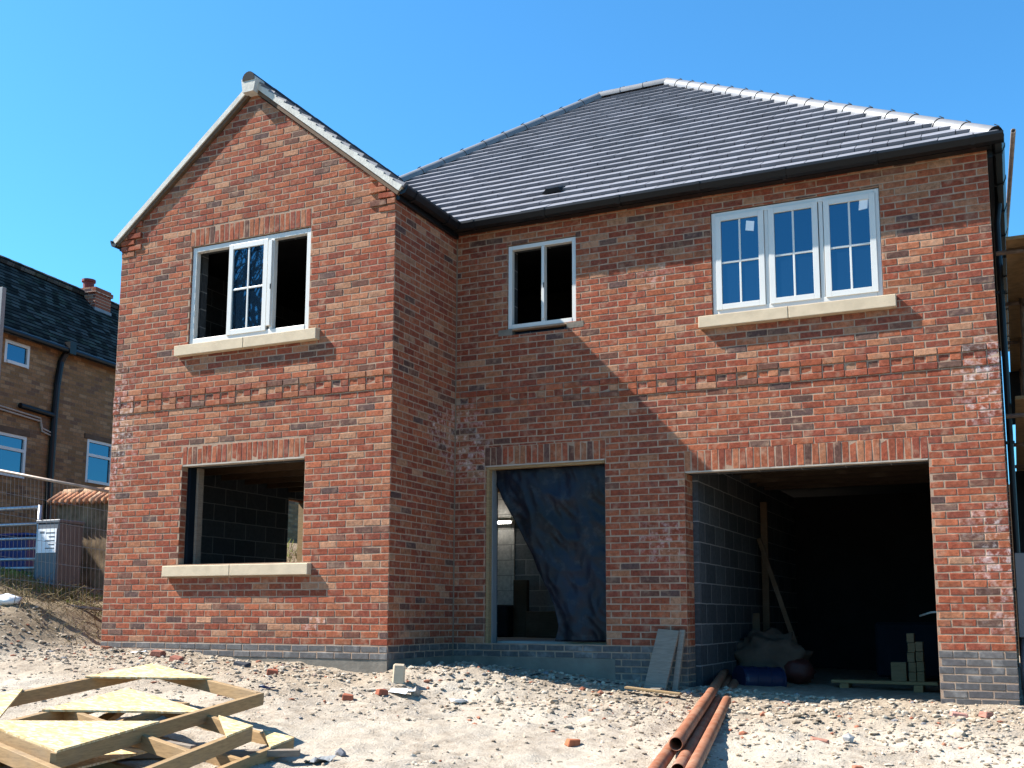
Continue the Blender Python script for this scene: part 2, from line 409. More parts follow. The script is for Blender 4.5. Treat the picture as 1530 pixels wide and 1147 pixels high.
def field(mb, fr, u0, u1, r0, r1, openings=(), hp=(), corner=None, flip=0, proj=None, blue=0, skip=None):
    O, U, N = fr; corner = u1 if corner is None else corner
    for r in range(r0, r1):
        z0, z1 = r*C, r*C+.065
        off = 0 if (r+flip) % 2 == 0 else .1125
        k = 0
        e = corner+off
        while e-.225 < u1: e += .225
        while e > u0-.001:
            a, b = e-.215, e
            rects = [(max(a, u0), min(b, u1), z0, z1)]
            e -= .225
            if rects[0][1]-rects[0][0] < .018: continue
            for o in openings: rects = rsub(rects, o)
            for q in rects:
                sh = rnd(0, .0022)
                poly = [(q[0]+sh, q[2]+rnd(0,.002)), (q[1]-rnd(0,.002), q[2]+rnd(0,.002)), (q[1]-sh, q[3]-rnd(0,.002)), (q[0], q[3]-rnd(0,.002))]
                poly = clip(poly, hp)
                if len(poly) < 3: continue
                if blue > r: mi, col = 2, random.choice(BLU); kk = rnd(.85, 1.15); col = (col[0]*kk, col[1]*kk, col[2]*kk, 0)
                else:
                    mi = 1; ctr = O+U*((q[0]+q[1])/2)+V((0,0,z0)); col = (*pick(sst(1.5, 5.5, z0), ctr), bloom(ctr))
                h = rnd(.002, .0046) + (proj(r, q) if proj else 0)
                if skip and skip(r, q): continue
                brick(mb, fr, poly, h, mi, col)
def soldiers(mb, fr, u0, u1, z0, z1, p=0.):
    n = round((u1-u0)/.075); w = (u1-u0)/n
    for i in range(n):
        a = u0+i*w+.004; b = a+w-.009
        c = random.choice(RED+RED+TAN[:2]+DRK[:2]); k = rnd(.85, 1.15)
        brick(mb, fr, [(a+rnd(0,.002), z0+rnd(0,.003)), (b, z0+rnd(0,.003)), (b-rnd(0,.002), z1-rnd(0,.003)), (a, z1)], rnd(.001,.004)+p, 1, (c[0]*k, c[1]*k, c[2]*k, 0))
def cells(u0, u1, z0, z1, ops):
    us = sorted({u0, u1} | {min(max(x, u0), u1) for o in ops for x in o[:2]}); zs = sorted({z0, z1} | {min(max(x, z0), z1) for o in ops for x in o[2:]})
    for a, b in zip(us, us[1:]):
        for c, d in zip(zs, zs[1:]):
            m, k = (a+b)/2, (c+d)/2
            if not any(o[0] < m < o[1] and o[2] < k < o[3] for o in ops): yield a, b, c, d
def slabwall(mb, axis_, at0, at1, u0, u1, z0, z1, ops, mi=0):
    """a wall with holes: only real faces (front, back and reveals)"""
    for a, b, c, d in cells(u0, u1, z0, z1, ops):
        if axis_ == 'x':
            mb.add([(a,at0,c),(b,at0,c),(b,at0,d),(a,at0,d)], [(0,1,2,3)], mi); mb.add([(a,at1,c),(b,at1,c),(b,at1,d),(a,at1,d)], [(3,2,1,0)], mi)
        else:
            mb.add([(at0,a,c),(at0,b,c),(at0,b,d),(at0,a,d)], [(0,1,2,3)], mi); mb.add([(at1,a,c),(at1,b,c),(at1,b,d),(at1,a,d)], [(3,2,1,0)], mi)
    for o in list(ops) + [(u0, u1, z0, z1)]:
        a, b, c, d = max(o[0],u0), min(o[1],u1), max(o[2],z0), min(o[3],z1)
        for (p, q) in (((a,c),(b,c)), ((b,c),(b,d)), ((b,d),(a,d)), ((a,d),(a,c))):
            if axis_ == 'x': mb.add([(p[0],at0,p[1]),(q[0],at0,q[1]),(q[0],at1,q[1]),(p[0],at1,p[1])], [(0,1,2,3)], mi)
            else: mb.add([(at0,p[0],p[1]),(at0,q[0],q[1]),(at1,q[0],q[1]),(at1,p[0],p[1])], [(0,1,2,3)], mi)
BLOOM += [((W,D,2.7),.45,1.), ((W-.1,D,2.35),.3,.8), ((W-.05,D,1.1),.35,.9), ((W-.1,D,.85),.35,1.), ((W,D,.35),.3,.7), ((X0,0,3.2),.4,.6), ((X0,0,2.75),.4,1.), ((X0,0,2.45),.5,1.),
          ((X0,0,2.0),.4,.8), ((X0,0,1.3),.3,.5), ((0,1.1,2.45),.35,.8), ((.15,D,2.2),.4,.9), ((.4,D,2.1),.3,.7), ((.1,D,2.6),.3,.7), ((-.95,0,.17),.12,.8), ((2.6,D,1.1),.3,.6), ((2.5,D,4.1),.2,.5)]
SL = .7983                                   # roof rise per metre
EZ = 5.06                                    # eaves
house = thing('brick_house', 'large new red brick house with a gabled wing, grey hipped roof and empty openings', 'house', (0,0,0))
FW = (V((0,0,0)), V((1,0,0)), V((0,-1,0)))
FM = (V((0,D,0)), V((1,0,0)), V((0,-1,0)))
FR = (V((0,0,0)), V((0,1,0)), V((1,0,0)))
mats3 = [M['mortar'], M['brick'], M['blue_brick'], M['plinth']]
# openings of the gabled front: u0,u1,z0,z1
oU = (-2.900, -1.135, 3.558, 4.785); oL = (-2.900, -1.125, .90, 2.075)
sU = (-3.042, -.975, 3.41, 3.556); sL = (-3.065, -.995, .757, .90)
sdU = (-2.93, -1.14, 4.787, 5.002); sdL = (-2.90, -1.13, 2.085, 2.30)
GA = X0/2; gtop = EZ + SL*(-X0/2) - .06
hpG = [(-SL, 1, EZ-.075-SL*X0), (SL, 1, EZ-.075)]
mb = MB()
slabwall(mb, 'x', 0, .1, X0, 0, -.15, EZ-.08, [oU, oL])
z = EZ-.08
mb.add([(X0,0,z),(0,0,z),(GA,0,z+SL*-GA),(X0,.1,z),(0,.1,z),(GA,.1,z+SL*-GA)], [(0,1,2),(5,4,3),(1,4,5,2),(3,0,2,5)])
mb.box(X0+.002, -.002, .004, .1, -.8, -.1501, 3)
def pjW(r, q):
    if r in (37, 39): return .011
    if r == 38: return .017 if int(math.floor((q[0]+20)/.1125)) % 2 == 0 else -.006
    kn = (q[0] > -.44 or q[1] < X0+.44)
    if kn and r >= 64: return .012 + .007*min(3, r-64)
    return 0
def band_cut(r): return r
field(mb, FW, X0, 0, -2, 38, [oU, oL, sU, sL, sdU, sdL], hpG, 0, 0, pjW, blue=0)
for k in range(36):                          # dentil course: headers in and out
    a = -.1125*(k+1)+.004; b = a+.1025
    brick(mb, FW, [(a,38*C),(b,38*C),(b,38*C+.066),(a,38*C+.066)], .009 if k % 2 else .0005, 1, (*pick(.5), bloom(V((a,0,38*C)))))
field(mb, FW, X0, 0, 39, 92, [oU, oL, sU, sL, sdU, sdL], hpG, 0, 0, pjW)
soldiers(mb, FW, *sdU); soldiers(mb, FW, *sdL)
for o in (oU, oL):                           # brick jambs
    for x, nn in ((o[0], V((1,0,0))), (o[1], V((-1,0,0)))):
        fr = (V((x,0,0)), V((0,1,0)), nn)
        for r in range(int(o[2]/C)+1, int(o[3]/C)):
            w = .1 if r % 2 else .099
            brick(mb, fr, [(.004,r*C),(w,r*C),(w,r*C+.065),(.004,r*C+.065)], .001, 1, (*pick(), 0))
mb.build('brick_wall', mats3, house)
mb = MB(); mb.box(.004, .016, D-.016, D-.004, -.14, EZ-.1); mb.build('corner_joint', M['mastic'], house)
# return wall
mb = MB()
slabwall(mb, 'y', 0, -.1, .1, D, -.15, EZ-.03, [])
mb.box(-.1, -.002, .1, D, -.8, -.1501, 3)
mb.box(-.002, -.0005, .0, D, -.8, -.152, 3)
field(mb, FR, 0, D, -2, 67, [], [], -.1125, 0, lambda r, q: 0, blue=0)
mb.build('brick_wall', mats3, house)
# set-back front
oS = (.690, 1.578, 3.71, 4.750); oB = (3.187, 4.979, 3.595, 4.768); oD = (.415, 1.920, .0, 2.065); oG = (2.838, 5.334, -.9, 1.868)
sB = (3.046, 5.103, 3.445, 3.592); sS = (.578, 1.671, 3.60, 3.71)
sdD = (.405, 1.93, 2.075, 2.29); sdG = (2.838, 5.334, 1.878, 2.10)
opsM = [oS, oB, oD, oG]
mb = MB()
slabwall(mb, 'x', D, D+.1, 0, W, -.75, EZ-.03, [oS, oB, oD, oG, (0, 2.02, -.8, -.15), (sS[0]+.12, sS[1]-.2, 3.632, 3.69)])
mb.box(.001, 2.02, D-.004, D+.096, -.8, -.1502, 3)
opm = [oS, oB, oD, oG, sB, (sS[0]+.12, sS[1]-.2, 3.632, 3.71), sdD, sdG, (0, 2.02, -.9, -.152)]
def pjM(r, q): return .011 if r in (37, 39) else 0
field(mb, FM, 0, W, -9, 38, opm, [], W, 0, pjM, blue=0)
for k in range(54):
    b = W-.1125*k-.004; a = b-.1025
    if a < .0: continue
    brick(mb, FM, [(a,38*C),(b,38*C),(b,38*C+.066),(a,38*C+.066)], .009 if k % 2 else .0005, 1, (*pick(.5), bloom(V((a,D,38*C)))))
field(mb, FM, 0, W, 39, 67, opm, [], W, 0, pjM)
soldiers(mb, FM, *sdD); soldiers(mb, FM, *sdG)
for o in (oS, oB, oD, oG):
    for x, nn in ((o[0], V((1,0,0))), (o[1], V((-1,0,0)))):
        fr = (V((x,D,0)), V((0,1,0)), nn)
        for r in range(max(-9, int(o[2]/C)+(0 if o[2] <= 0 else 1)), int(o[3]/C)):
            col = random.choice(BLU) if r < 0 else pick()
            brick(mb, fr, [(.004,r*C),(.099,r*C),(.099,r*C+.065),(.004,r*C+.065)], .001, 2 if r < 0 else 1, (*col, 0))
mb.build('brick_wall', mats3, house)
# plain outer walls: right side, rear, left side
RY = 10.6
mb = MB(); slabwall(mb, 'y', W-.05, W-.15, D+.1, RY, -.75, EZ-.03, []); mb.build('brick_wall', M['brick_y'], house)
mb = MB(); slabwall(mb, 'x', RY, RY-.1, X0, W, -.75, EZ-.03, [(1.2, 3.0, .1, 2.1), (-3.2,-1.8,.9,2.1)]); mb.build('brick_wall', M['brick_x'], house)
sideop = (3.22, 4.15, .15, 2.06)
mb = MB(); slabwall(mb, 'y', X0, X0+.1, .1, RY, -.75, EZ-.03, [sideop]); mb.build('brick_wall', M['brick_y'], house)
# inner leaf, partitions, floors, ceilings
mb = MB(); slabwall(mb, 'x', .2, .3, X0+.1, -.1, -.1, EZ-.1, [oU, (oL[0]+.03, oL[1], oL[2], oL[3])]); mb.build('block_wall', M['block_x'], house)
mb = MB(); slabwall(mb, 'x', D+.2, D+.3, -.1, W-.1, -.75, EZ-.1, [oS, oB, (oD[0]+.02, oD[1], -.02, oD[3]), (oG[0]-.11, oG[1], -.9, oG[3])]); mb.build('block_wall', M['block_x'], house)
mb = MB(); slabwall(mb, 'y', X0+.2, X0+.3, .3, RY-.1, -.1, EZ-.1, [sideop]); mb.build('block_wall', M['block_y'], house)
mb = MB(); slabwall(mb, 'y', -.2, -.1, .3, D+.3, -.1, EZ-.1, []); mb.build('block_wall', M['block_y'], house)
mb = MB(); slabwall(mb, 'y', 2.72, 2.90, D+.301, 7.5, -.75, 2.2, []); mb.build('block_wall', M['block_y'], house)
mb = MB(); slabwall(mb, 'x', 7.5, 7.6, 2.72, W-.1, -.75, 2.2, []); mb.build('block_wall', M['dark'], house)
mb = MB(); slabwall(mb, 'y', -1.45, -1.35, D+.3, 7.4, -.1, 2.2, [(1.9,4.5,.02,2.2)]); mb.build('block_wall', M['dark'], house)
mb = MB(); slabwall(mb, 'x', 4.5, 4.6, -1.3, -.62, 0, 2.2, []); mb.build('block_wall', M['pale_block'], house)
mb = MB(); slabwall(mb, 'x', 4.52, 4.6, -.62, 2.7, 0, 2.2, [(1.6, 2.6, 0, 2.0)]); mb.build('block_wall', M['mid_block'], house)
mb = MB(); mb.box(X0+.3, -1.45, .3, RY-.1, -.1, .02); mb.box(-1.35, 2.72, D+.3, RY-.1, -.1, .02); mb.build('floor', M['slab'], house)
mb = MB(); mb.box(X0+.1, W-.1, D+.1, RY-.1, 2.3, 2.5); mb.box(X0+.1, -.1, .1, D+.1, 2.3, 2.5); mb.build('upper_floor', M['dark'], house)
mb = MB(); mb.box(X0+.1, W-.1, D+.1, RY-.1, 4.93, 4.98); mb.box(X0+.1, -.1, .1, D+.1, 4.93, 4.98); mb.build('ceiling', M['dark'], house)
mb = MB(); slabwall(mb, 'x', 4.0, 4.1, X0+.3, W-.1, 2.5, 4.93, []); mb.build('block_wall', M['dark'], house)
for k in range(8):
    mb = MB(); y = 2.1+k*.45; mb.box(2.9, W-.1, y, y+.05, 2.08, 2.298); mb.build('ceiling_joist', M['joist'], house)
for k in range(7):
    mb = MB(); y = 2.2+k*.4; mb.box(-1.35, 2.72, y, y+.05, 2.1, 2.297); mb.build('ceiling_joist', M['frame_wood'], house)
for k in range(5):
    mb = MB(); y = 1.2+k*.5; mb.box(X0+.3, -1.45, y, y+.05, 2.14, 2.296); mb.build('ceiling_joist', M['timber_dark'], house)
# lintels (steel edge under each soldier course)
mb = MB(); mb.box(oG[0]+.01, oG[1]-.01, D-.003, D+.1, 1.862, 1.876); mb.build('lintel', M['sand'], house)
mb = MB(); mb.box(oD[0]+.01, oD[1]-.01, D-.003, D+.1, 2.058, 2.074); mb.build('lintel', M['sand'], house)
mb = MB(); mb.box(oL[0]+.01, oL[1]-.01, -.003, .1, 2.066, 2.084); mb.build('lintel', M['sand'], house)
# lower front opening: cavity closer and timber former at the left jamb
mb = MB(); mb.box(oL[0]+.002, oL[0]+.05, .1, .2, .9, 2.066); mb.build('cavity_closer', M['pack'], house)
mb = MB(); mb.box(oL[0]+.03, oL[0]+.085, .2, .29, .9, 2.066); mb.build('timber_former', M['timber_grey'], house)
# door opening: timber former and closer
mb = MB(); mb.box(oD[0]+.004, oD[0]+.04, D+.02, D+.1, .0, 2.057); mb.box(oD[0]+.04, oD[1]-.01, D+.02, D+.1, 2.03, 2.057); mb.build('timber_former', M['frame_wood'], house)
mb = MB(); mb.box(oD[0]+.03, oD[0]+.055, D+.1, D+.21, .0, 2.057); mb.build('cavity_closer', M['greypaint'], house)
mb = MB(); mb.box(oG[0]-.1, oG[0]-.001, D+.101, D+.3, -.75, 1.86)
for r in range(-9, 25):
    for q in (((.105,.20),(.21,.30)) if r % 2 else ((.105,.298),)):
        col = random.choice(BLU) if r < 0 else pick()
        brick(mb, (V((oG[0],D,0)), V((0,1,0)), V((1,0,0))), [(q[0],r*C),(q[1],r*C),(q[1],r*C+.065),(q[0],r*C+.065)], .002, 2 if r < 0 else 1, (*col, 0))
mb.build('brick_reveal', mats3, house)
# side door seen through the lower opening
mb = MB(); mb.box(X0+.02, X0+.28, sideop[1]-.30, sideop[1]-.235, sideop[2], sideop[3]-.002); mb.build('timber_former', M['frame_wood'], house)

# stone sills
def sill(parent, x0, x1, y0, z0, z1, joint):
    b = MB(); pr = .08; tl = .018
    for a, c in ((x0, joint-.003), (joint+.003, x1)):
        b.add([(a,y0-pr,z0),(c,y0-pr,z0),(c,y0-pr,z1-tl),(a,y0-pr,z1-tl),(a,y0+.13,z0),(c,y0+.13,z0),(c,y0+.13,z1),(a,y0+.13,z1)],
              [(0,1,2,3),(3,2,6,7),(4,0,3,7),(1,5,6,2),(5,4,7,6),(4,5,1,0)])
    o = b.build('window_sill', M['stone'], parent)
    bv = o.modifiers.new('bevel', 'BEVEL'); bv.width = .006; bv.segments = 2
    return o
def bevel(o, w=.003, seg=1):
    m = o.modifiers.new('bevel', 'BEVEL'); m.width = w; m.segments = seg; m.limit_method = 'ANGLE'; return o
def window(o, Y, mull, sashes, fw=.055, label=None):
    x0, x1, z0, z1 = o; z1 = z1-.01; x0 += .006; x1 -= .006; z0 += .004
    f = MB(); y0, y1 = Y+.018, Y+.088
    f.box(x0, x0+fw, y0, y1, z0, z1); f.box(x1-fw, x1, y0, y1, z0, z1)
    f.box(x0+fw, x1-fw, y0, y1, z1-fw, z1); f.box(x0+fw, x1-fw, y0-.004, y1, z0, z0+fw)
    for m in mull: f.box(m-.022, m+.022, y0, y1, z0+fw, z1-fw)
    wn = bevel(f.build('window', M['white'], house), .004, 2)
    if label: wn['label'] = label
    for (a, b, stick) in sashes:
        s = MB(); c, d = z0+fw-.012, z1-fw+.012; sw = .062; ys, ye = y0-.016, y0+.036
        s.box(a, a+sw, ys, ye, c, d); s.box(b-sw, b, ys, ye, c, d); s.box(a+sw, b-sw, ys, ye, d-sw, d); s.box(a+sw, b-sw, ys, ye, c, c+sw)
        mx = (a+b)/2; mz = (c+d)/2-.005
        s.box(mx-.011, mx+.011, ys+.010, ye, c+sw, d-sw); s.box(a+sw, mx-.011, ys+.009, ye, mz-.011, mz+.011); s.box(mx+.011, b-sw, ys+.009, ye, mz-.011, mz+.011)
        bevel(s.build('sash', M['white'], wn), .003, 2)
        g = MB()
        for (p, q) in ((a+sw, mx-.011), (mx+.011, b-sw)):
            for (r, t) in ((c+sw, mz-.011), (mz+.011, d-sw)):
                e = rnd(-.0016, .0016); e2 = rnd(-.0016, .0016)
                g.add([(p,ys+.020+e,r),(q,ys+.020-e,r),(q,ys+.020-e+e2,t),(p,ys+.020+e+e2,t)], [(0,1,2,3)])
        g.build('pane', M['glass'], wn)
        if stick:
            k = MB(); sx, sz, tilt = stick; ww, hh = .05, .055
            cs = [(sx-ww, sz-hh), (sx+ww-.01, sz-hh-tilt), (sx+ww, sz+hh-tilt), (sx-ww+.012, sz+hh)]
            k.add([(p[0], ys+.014, p[1]) for p in cs]+[(p[0], ys+.016, p[1]) for p in cs], [(0,1,2,3),(7,6,5,4),(0,4,5,1),(1,5,6,2),(2,6,7,3),(3,7,4,0)])
            k.build('sticker', M['paper'], wn)
    return wn
w1 = window(oU, 0, [-2.285, -1.69], [(-2.325, -1.75, None)], .06, 'three-light white window with only its middle sash glazed')
h = MB(); h.box(-1.735, -1.68, -.012, .03, 3.66, 4.70); bevel(h.build('open_sash_edge', M['white'], w1), .004)
h = MB(); h.box(-1.69, -1.675, -.018, -.012, 4.1, 4.16); h.build('latch', M['black'], w1)
sill(w1, sU[0], sU[1], 0, sU[2], sU[3]-.001, -2.0)
w2 = window(oS, D, [1.150], [], .05, 'small two-light white window frame without glass')
h = MB(); h.box(1.135, 1.172, D+.004, D+.03, 3.79, 4.68); bevel(h.build('open_sash_edge', M['white'], w2), .003)
h = MB(); h.box(1.158, 1.170, D-.001, D+.004, 4.17, 4.23); h.build('latch', M['black'], w2)
w3 = window(oB, D, [3.797, 4.375], [(3.238, 3.772, (3.62, 4.565, .02)), (3.822, 4.345, None), (4.405, 4.932, (4.815, 4.60, -.01))], .055, 'three-light white window fully glazed with cross bars')
sill(w3, sB[0], sB[1], D, sB[2], sB[3]-.001, 4.02)
h = bpy.data.objects  # lower opening has a sill without a window
sill(house, sL[0], sL[1], 0, sL[2], sL[3]-.001, -2.07)
for q in ((sS[0], sS[0]+.18, 3.632), (sS[1]-.21, sS[1], 3.636)):
    b = MB(); b.box(q[0], q[1], D-.006, D+.09, q[2], 3.706); b.build('sill_stub', M['plinth'], w2)

# ------------------------------------------------------------------ roof
ca = math.cos(math.atan(SL)); sa = math.sin(math.atan(SL)); OH = .12
EV = 5.03
def tiles(mb, O, U, S, N, poly, ulo, uhi, slo, shi, gauge=.235, w=.33):
    hp = []; n = len(poly)
    for i in range(n):
        p, q = poly[i], poly[(i+1) % n]; ex, ey = q[0]-p[0], q[1]-p[1]
        hp.append((ey, -ex, ey*p[0]-ex*p[1]))
    r = 0; s = slo
    while s < shi:
        u = ulo - (w/2 if r % 2 else 0)
        while u < uhi:
            g = rnd(0, .003)
            jt = rnd(-.004, .004); q = clip([(u+.004, s+jt), (u+w-.004, s+jt), (u+w-.004, s+gauge+.02), (u+.004, s+gauge+.02)], hp)
            if len(q) >= 3:
                k = rnd(.9, 1.1); b = (.18*k, .178*k, .198*k, 0); tb = .046+rnd(-.002,.003); til = rnd(-.003,.003)
                lo = [O+U*p[0]+S*p[1]-N*.01 for p in q]
                hi = [O+U*p[0]+S*p[1]+N*(tb+(.004-tb)*min(1,(p[1]-s)/gauge)+til*(p[0]-u)/w) for p in q]
                m = len(q); fs = [tuple(range(m, 2*m))] + [(i, (i+1)%m, m+(i+1)%m, m+i) for i in range(m)]
                if U.cross(S).dot(N) < 0: fs = [tuple(reversed(f)) for f in fs]
                mb.add(lo+hi, fs, 0, b)
            u += w
        s += gauge; r += 1
ex0, ex1, ey0, ey1 = X0-OH, W+OH, D-.19, RY+.19
a_ = (ey1-ey0)/2
ridgeR, ridgeL, ridgeY = ex1-a_, .22, ey0+a_
rz = EV+SL*a_; SM = a_/ca
wr = (ex0+OH*0 + 0+OH)/2; wr = (ex0+OH)/2          # wing ridge x
wh = (OH-ex0)/2; vl = wh/ca
mb = MB()
poly = [(OH, 0), (ex1, 0), (ridgeR, SM), (ridgeL, SM), (wr, vl)]
Nf = V((0,-sa,ca)); Sf = V((0,ca,sa))
tiles(mb, V((0,ey0,EV)), V((1,0,0)), Sf, Nf, poly, -3, ex1, 0, SM)
# slot vent tile
Nr = V((sa,0,ca)); Sr = V((-ca,0,sa))
tiles(mb, V((OH,0,EV)), V((0,1,0)), Sr, Nr, [(-.055,0),(ey0,0),(ey0+wh,vl),(-.055,vl)], -.055, 5, 0, vl)
Nr2 = V((sa,0,ca))
tiles(mb, V((ex1,0,EV)), V((0,1,0)), Sr, Nr2, [(ey0,0),(ey1,0),(ridgeY,SM)], ey0, ey1, 0, SM)
lx = (ridgeL-ex0); lsl = (rz-EV)/lx; lc = math.cos(math.atan(lsl)); ls = math.sin(math.atan(lsl))
roof = mb.build('roof', M['tile'], house)
mb = MB()                                            # underlay below the tiles and the planes out of sight
def tri(mb, pts): mb.add(pts, [tuple(range(len(pts)))])
e = -.012
tri(mb, [(OH,ey0,EV+e),(ex1,ey0,EV+e),(ridgeR,ridgeY,rz+e),(ridgeL,ridgeY,rz+e),(wr,ey0+wh,EV+SL*wh+e)])
tri(mb, [(OH,-.04,EV+e),(OH,ey0,EV+e),(wr,ey0+wh,EV+SL*wh+e),(wr,-.04,EV+SL*wh+e)])
tri(mb, [(ex1,ey0,EV+e),(ex1,ey1,EV+e),(ridgeR,ridgeY,rz+e)])
mb.build('roof_underlay', M['deck'], roof)
mb = MB()
zq = EV+SL*wh
mb.add([(ex0,-.055,EV),(wr,-.055,zq),(wr,ey0+wh,zq),(ridgeL,ridgeY,rz),(ex0,ey1,EV)], [(0,4,3,2,1)])
mb.add([(ex0,ey1,EV),(ex1,ey1,EV),(ridgeR,ridgeY,rz),(ridgeL,ridgeY,rz)], [(0,3,2,1)])
mb.c = [(.135,.135,.15,0)]*len(mb.f); mb.build('rear_slope', M['tile'], roof)
mb = MB()                                            # half-round ridge and hip tiles
def ridge(mb, a, b, r=.092, L=.42, lift=.0, clips=True):
    a = V(a)+V((0,0,lift)); b = V(b)+V((0,0,lift)); n = max(1, round((b-a).length/L)); d = (b-a)/n
    x = d.normalized().cross(V((0,0,1))).normalized(); y = x.cross(d.normalized())
    for i in range(n):
        p, q = a+d*i-d*.03, a+d*(i+1)+d*.03; vs = []; R0, R1 = r+.004, r
        ts = [math.pi*(k/10*1.16-.08) for k in range(11)]
        for (c, rr) in ((p, R0), (q, R1)):
            vs += [c+x*math.cos(t)*rr+y*math.sin(t)*rr for t in ts]
        fs = [(k, k+1, 12+k, 11+k) for k in range(10)]+[tuple(range(10,-1,-1)), tuple(range(11,22))]
        k_ = rnd(.9, 1.1); mb.add(vs, fs[:10], 0, (k_, k_, k_, 0)); mb.add(vs, fs[10:], 1)
        
        if clips: mb.beam(p+y*(R0+.003)-d.normalized()*.02, p+y*(R0+.014)+d.normalized()*.05, .014, .007, mi=1)
        if clips: mb.tube([p-d.normalized()*.004+x*math.cos(t)*(R0+.001)+y*math.sin(t)*(R0+.001) for t in ts], .004, 4, mi=1, caps=False)
ridge(mb, (ex1-.05,ey0+.08,EV+.03), (ridgeR,ridgeY,rz+.015)); ridge(mb, (ridgeL,ridgeY,rz+.02), (ridgeR,ridgeY,rz+.02))
ridge(mb, (wr,ey0+wh,EV+SL*wh+.02), (ridgeL,ridgeY,rz+.02))
smooth_ang(mb.build('ridge_tile', [M['hip'], M['deck']], roof))
mb = MB(); ridge(mb, (wr,-.13,zq-.01), (wr,ey0+wh,zq-.01), .085, clips=False) 
smooth_ang(mb.build('ridge_tile', [M['shadetile'], M['deck']], roof))
# white mortar infill under the front end of the wing ridge and along the verges
mb = MB()
mb.add([(wr-.11,-.135,zq-.01),(wr-.085,-.135,zq-.175),(wr+.075,-.135,zq-.175),(wr+.11,-.135,zq-.01),(wr+.05,-.135,zq+.05),(wr-.05,-.135,zq+.05),
        (wr-.11,.03,zq-.01),(wr-.085,.03,zq-.175),(wr+.075,.03,zq-.175),(wr+.11,.03,zq-.01),(wr+.05,.03,zq+.05),(wr-.05,.03,zq+.05)],
       [(0,1,2,3,4,5),(11,10,9,8,7,6)]+[(i,6+i,6+(i+1)%6,(i+1)%6) for i in range(6)])
mb.build('verge_end_cap', M['verge'], roof)
for sgn in (-1, 1):
    mb = MB(); xe = ex0+.02 if sgn < 0 else OH-.02
    P0, P1 = V((xe,0,EV-.0)), V((wr,0,zq)); d = P1-P0; n = 18; nn = V((sgn*sa,0,ca))
    for i in range(n):
        p, q = P0+d*(i/n), P0+d*((i+1)/n); t0 = .022 if sgn > 0 else .012; t1 = .004 if sgn > 0 else .012
        A, B = -.062, .02
        vs = [p+nn*-.052, q+nn*-.052, q+nn*t1, p+nn*t0]
        mb.add([v+V((0,A,0)) for v in vs]+[v+V((0,B,0)) for v in vs], [(0,1,2,3),(7,6,5,4),(0,4,5,1),(1,5,6,2),(2,6,7,3),(3,7,4,0)])
    mb.build('verge', M['verge'], roof)
    mb = MB()                                        # timber-brown batten line under the verge
    mb.beam(P0+V((0,-.02,0))+nn*-.076, P1+V((0,-.02,0))+nn*-.076, .05, .045, up=nn); mb.build('verge_batten', M['timber_dark'], roof)
# vent slot
mb = MB(); pv = V((1.15, ey0, EV))+Sf*.62+Nf*.035
mb.add([pv+V((-.13,0,0)), pv+V((.13,0,0)), pv+V((.10,0,0))+Nf*.055, pv+V((-.06,0,0))+Nf*.055, pv+V((-.13,0,0))+Sf*.2, pv+V((.13,0,0))+Sf*.2], [(0,1,2,3),(3,2,5,4),(0,3,4),(1,5,2)])
mb.build('roof_vent', M['deck'], roof)
# gutters
def gutter(a, b, out, name='gutter'):
    a, b, out = V(a), V(b), V(out); mb = MB(); zz = V((0,0,1))
    prof = [(0,.0),(0,.065),(.012,.065),(.012,.012),(.09,.018),(.10,.06),(.115,.064),(.115,.04),(.09,-.018),(.03,-.03)]
    n = len(prof); vs = [p+out*o+zz*h for p in (a, b) for o, h in prof]
    fs = [(i, (i+1)%n, n+(i+1)%n, n+i) for i in range(n)]
    fs += [tuple(range(n)), tuple(reversed(range(n, 2*n)))]
    mb.add(vs, fs)
    L = (b-a).length; k = int(L/.9)
    for i in range(k+1):
        p = a+(b-a)*(i+.3)/(k+.6); t = (b-a).normalized()*.02
        mb.add([q+out*o+zz*h for q in (p-t, p+t) for o, h in ((0,-.035),(.03,-.04),(.095,-.028),(.122,.04),(.122,.07),(.11,.07),(.11,.04),(.09,-.022),(0,-.012))],
               [tuple(range(9)), tuple(reversed(range(9,18)))]+[(j,(j+1)%9,9+(j+1)%9,9+j) for j in range(9)])
    return mb.build(name, M['black'], house)
gz0 = EV-.045
gutter((OH*.4,-.03,EV-.045), (OH*.4,D-.245,EV-.045), (1,0,0)); gutter((OH*.4+.0,D-.13,gz0), (W+.16,D-.13,gz0), (0,-1,0))
gutter((W+.05,D-.16,gz0), (W+.05,RY,gz0), (1,0,0)); gutter((X0-.05,-.05,gz0), (X0-.05,RY,gz0), (-1,0,0))
mb = MB(); mb.box(-.0+.004, OH*.4, .0, D-.05, EV-.12, EV); mb.box(OH*.4+.001, W+.049, D-.13, D-.022, EV-.07, EV-.001); mb.box(W+.004, W+.05, D-.004, RY, EV-.14, EV-.002); mb.box(X0-.05, X0-.004, -.0, RY, EV-.12, EV)
mb.build('fascia', M['black'], house)
mb = MB(); mb.tube([(W+.085,3.0,EV-.08),(W+.055,3.0,EV-.3),(W+.055,3.0,-.45)], .034, 14); 
for zc in (.6, 2.2, 3.9): mb.box(W+.002, W+.1, 2.97, 3.03, zc, zc+.03)
mb.build('downpipe', M['black'], house, smooth=False)

